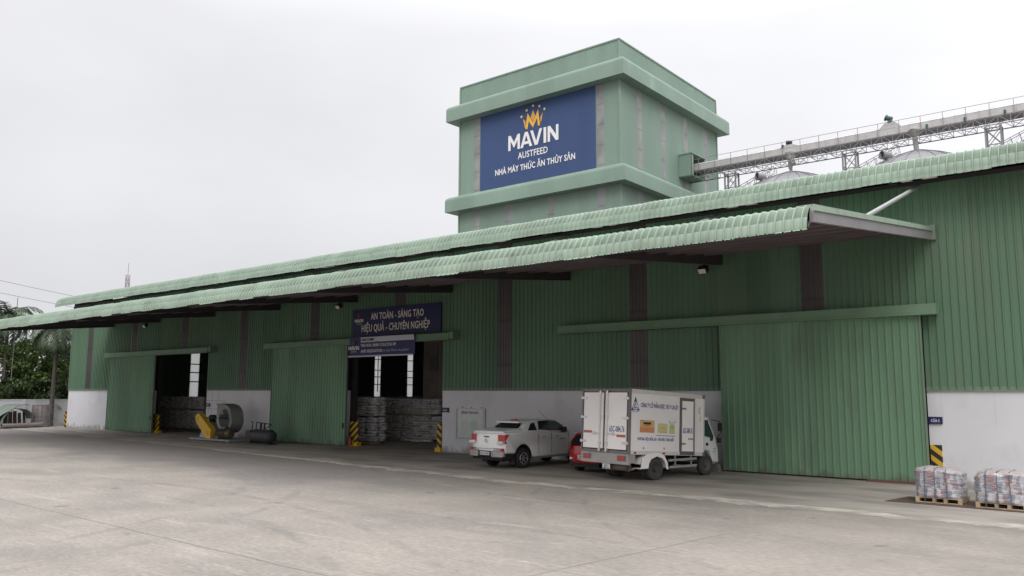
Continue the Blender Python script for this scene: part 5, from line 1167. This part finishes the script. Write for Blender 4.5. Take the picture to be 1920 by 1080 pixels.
b = MB(); b.lathe([(0, 0), (0, .26), (.85, .26), (.85, 0)], 'z', (0, 0, 0), 18); b.lathe([(.28, .26), (.28, .28), (.31, .28), (.31, .26)], 'z', (0, 0, 0), 18); o = b.build('oil_drum', mat('blue_black_drum', (.03, .05, .12), .5, 0, .2, 4), smooth=.6); o.location = (-75.9, 32.2, 0); tag(o, 'dark blue oil drum behind the far left building corner', 'oil drum')

def leaves(mb, c, rx, ry, rz_, n, s, rng_):
    for _ in range(n):
        while True:
            p = Vector((rng_.uniform(-1, 1), rng_.uniform(-1, 1), rng_.uniform(-1, 1)))
            if .25 < p.length < 1: break
        p = p * (p.length ** -.35); q = Vector((c[0] + p.x * rx, c[1] + p.y * ry, c[2] + p.z * rz_))
        d = Vector((rng_.gauss(0, 1), rng_.gauss(0, 1), rng_.gauss(0, .6))).normalized(); e = d.cross(Vector((rng_.gauss(0, 1), rng_.gauss(0, 1), rng_.gauss(0, 1)))).normalized(); l_ = s * rng_.uniform(.6, 1.4)
        mb.add([q, q + d * l_ * .5 + e * l_ * .28, q + d * l_, q + d * l_ * .5 - e * l_ * .28], [(0, 1, 2, 3)])
def tree(x, y, h, r, lab, lm, seed, n=36, nl=170, low=.22):
    t = thing('broadleaf_tree', lab, 'tree', (x, y, 0), 0, 'trees behind the boundary wall'); rg_ = random.Random(seed)
    b = MB(); b.cyl((0, 0, 0), (.1, .05, h * .5), .17, .10, n=8)
    for i in range(7): a = rg_.uniform(0, 6.28); z0_ = h * rg_.uniform(.25, .5); b.cyl((.05, 0, z0_), (math.cos(a) * r * .7, math.sin(a) * r * .7, z0_ + h * rg_.uniform(.15, .35)), .07, .02, n=6)
    b.build('trunk', BARK, t)
    b = MB()
    for i in range(n):
        a = rg_.uniform(0, 6.28); zz_ = rg_.uniform(low, .95); pr_ = r * math.sqrt(max(.05, 1 - ((zz_ - .55) / .5) ** 2)) * rg_.uniform(.35, 1)
        cr_ = rg_.uniform(.5, .95) * r * .42; leaves(b, (math.cos(a) * pr_, math.sin(a) * pr_, zz_ * h), cr_, cr_, cr_ * .6, nl, .30, rg_)
    b.build('crown', lm, t)
tree(-81.6, 27.3, 7.9, 2.7, 'bright green bushy tree behind the wall at the left picture edge', LEAF, 1)
tree(-82.2, 30.6, 8.0, 2.7, 'bright green spreading tree behind the wall above the drums', LEAF, 2)
tree(-81.9, 33.6, 7.9, 2.4, 'green tree behind the wall right beside the warehouse corner', LEAF, 3)
tree(-84.5, 36.5, 7.8, 2.8, 'green tree hidden behind the warehouse gable', LEAF, 13)
tree(-84.5, 24.0, 8, 3.0, 'broad green tree left beyond the picture edge', LEAF, 14)
tree(-80.4, 29.0, 4.6, 1.9, 'low dark bushy tree close behind the wall, left one', LEAFD, 4, 26, 120, .3)
tree(-80.4, 32.2, 4.6, 1.9, 'low dark bushy tree close behind the wall, right one', LEAFD, 5, 26, 120, .3)
tree(-80.3, 26.2, 4.5, 1.9, 'low dark bushy tree close behind the wall at picture edge', LEAFD, 6, 22, 110, .3)
for i, (x, y) in enumerate(((-97, 20), (-99, 28), (-96, 37), (-100, 45))): tree(x, y, 6.5, 4.0, ['far dark tree, leftmost behind the palms', 'far dark tree behind the left palm', 'far dark tree behind the right palm', 'far dark tree hidden behind the warehouse'][i], LEAFD, 20 + i, 26, 110, .15)
def palm(x, y, h, lab, seed, nf=26, fl=3.5):
    t = thing('palm_tree', lab, 'palm tree', (x, y, 0), 0, 'palm trees at the boundary wall'); rg_ = random.Random(seed)
    b = MB(); b.lathe([(0, .26), (.3, .22), (h * .4, .17), (h * .75, .15), (h, .12)], 'z', (0, 0, 0), 12)
    b.build('trunk', BARK, t, smooth=.8)
    b = MB(); b.lathe([(h - .1, .12), (h + .2, .13), (h + .9, .05)], 'z', (0, 0, 0), 10); b.build('crownshaft', mat('crownshaft_green', (.12, .18, .08), .5), t)
    for i in range(nf):
        b = MB(); a = 6.283 * i / nf + rg_.uniform(-.2, .2); el = rg_.uniform(.1, 1.1) if i % 2 else rg_.uniform(-.5, .3); L_ = fl * rg_.uniform(.85, 1.15); d = Vector((math.cos(a), math.sin(a), 0)); pts = []; p = Vector((0, 0, h + .5)); an = el
        for k in range(15): pts.append(p.copy()); st_ = L_ / 14; p = p + (d * math.cos(an) + Vector((0, 0, 1)) * math.sin(an)) * st_; an -= .105 + .02 * k * .6
        b.tube(pts[::2], .025, 4)
        sd_ = Vector((-d.y, d.x, 0))
        for k in range(1, 15):
            t_ = k / 14; ll = .80 * math.sin(math.pi * (t_ * .85 + .12)) * fl / 2.6
            for s_ in (-1, 1):
                for q in range(3):
                    o_ = pts[k] - (pts[k] - pts[k - 1]) * q * .33; dr = (sd_ * s_ * .8 + (pts[k] - pts[k - 1]).normalized() * .55 + Vector((0, 0, rg_.uniform(-.55, .05)))).normalized(); tip = o_ + dr * ll + Vector((0, 0, -.18 * ll)); w_ = (pts[k] - pts[k - 1]).normalized() * .055
                    b.add([o_ - w_, o_ + w_, tip], [(0, 1, 2)])
        b.build('frond', PALMG, t)
palm(-78.0, 31.15, 8.2, 'palm with dark trunk standing before the white wall beside the warehouse corner', 1)
palm(-80.6, 28.0, 9.4, 'taller palm behind the wall, fronds above the canopy at left edge', 2)
palm(-83.5, 26.0, 9.6, 'palm at the left picture edge behind the taller one', 3)
# lightning pole, mast, wires
b = MB(); b.tube([(0, 0, 0), (0, 0, 11.4)], .035, 6); o = b.build('thin_pole', GALVD); o.location = (-80, 28.4, 0); tag(o, 'very thin vertical pole rising between the palms', 'pole')
ms = thing('radio_mast', 'distant thin lattice radio mast above the warehouse roof', 'mast', (-160, 76.3, 0)); 
b = MB(); w = .45
for dx, dy in ((-w, -w), (w, -w), (w, w), (-w, w)): b.bar((dx, dy, 0), (dx * .6, dy * .6, 26.2), .10)
for i in range(32):
    z = i * .8; k = 1 - .4 * z / 26.2; s_ = 1 if i % 2 else -1
    for (a, c) in (((-w, -w), (w, -w)), ((w, -w), (w, w)), ((w, w), (-w, w)), ((-w, w), (-w, -w))): b.bar((a[0] * k, a[1] * k, z if s_ > 0 else z + .8), (c[0] * k, c[1] * k, z + .8 if s_ > 0 else z), .05)
b.build('lattice', mat('faded_mast_red', (.30, .24, .24), .6, 0, .3, .4), ms)
b = MB(); b.cyl((0, 0, 26.2), (0, 0, 28.6), .05, n=6); b.build('antenna', GALVD, ms)
for (z0_, z1_, lab) in ((12.85, 11.4, 'upper overhead power line sloping down toward the warehouse eave'), (11.72, 10.45, 'lower overhead power line sloping down toward the warehouse eave')):
    b = MB(); pts = []
    for i in range(25): t_ = i / 24; pts.append((-80 - 2 * t_, 20 + 30 * t_, z0_ + .9 + (z1_ - z0_ - 1.6) * t_ - 1.2 * math.sin(math.pi * t_) * .25))
    b.tube(pts, .016, 5); tag(b.build('power_line', BLACKP), lab, 'power line')
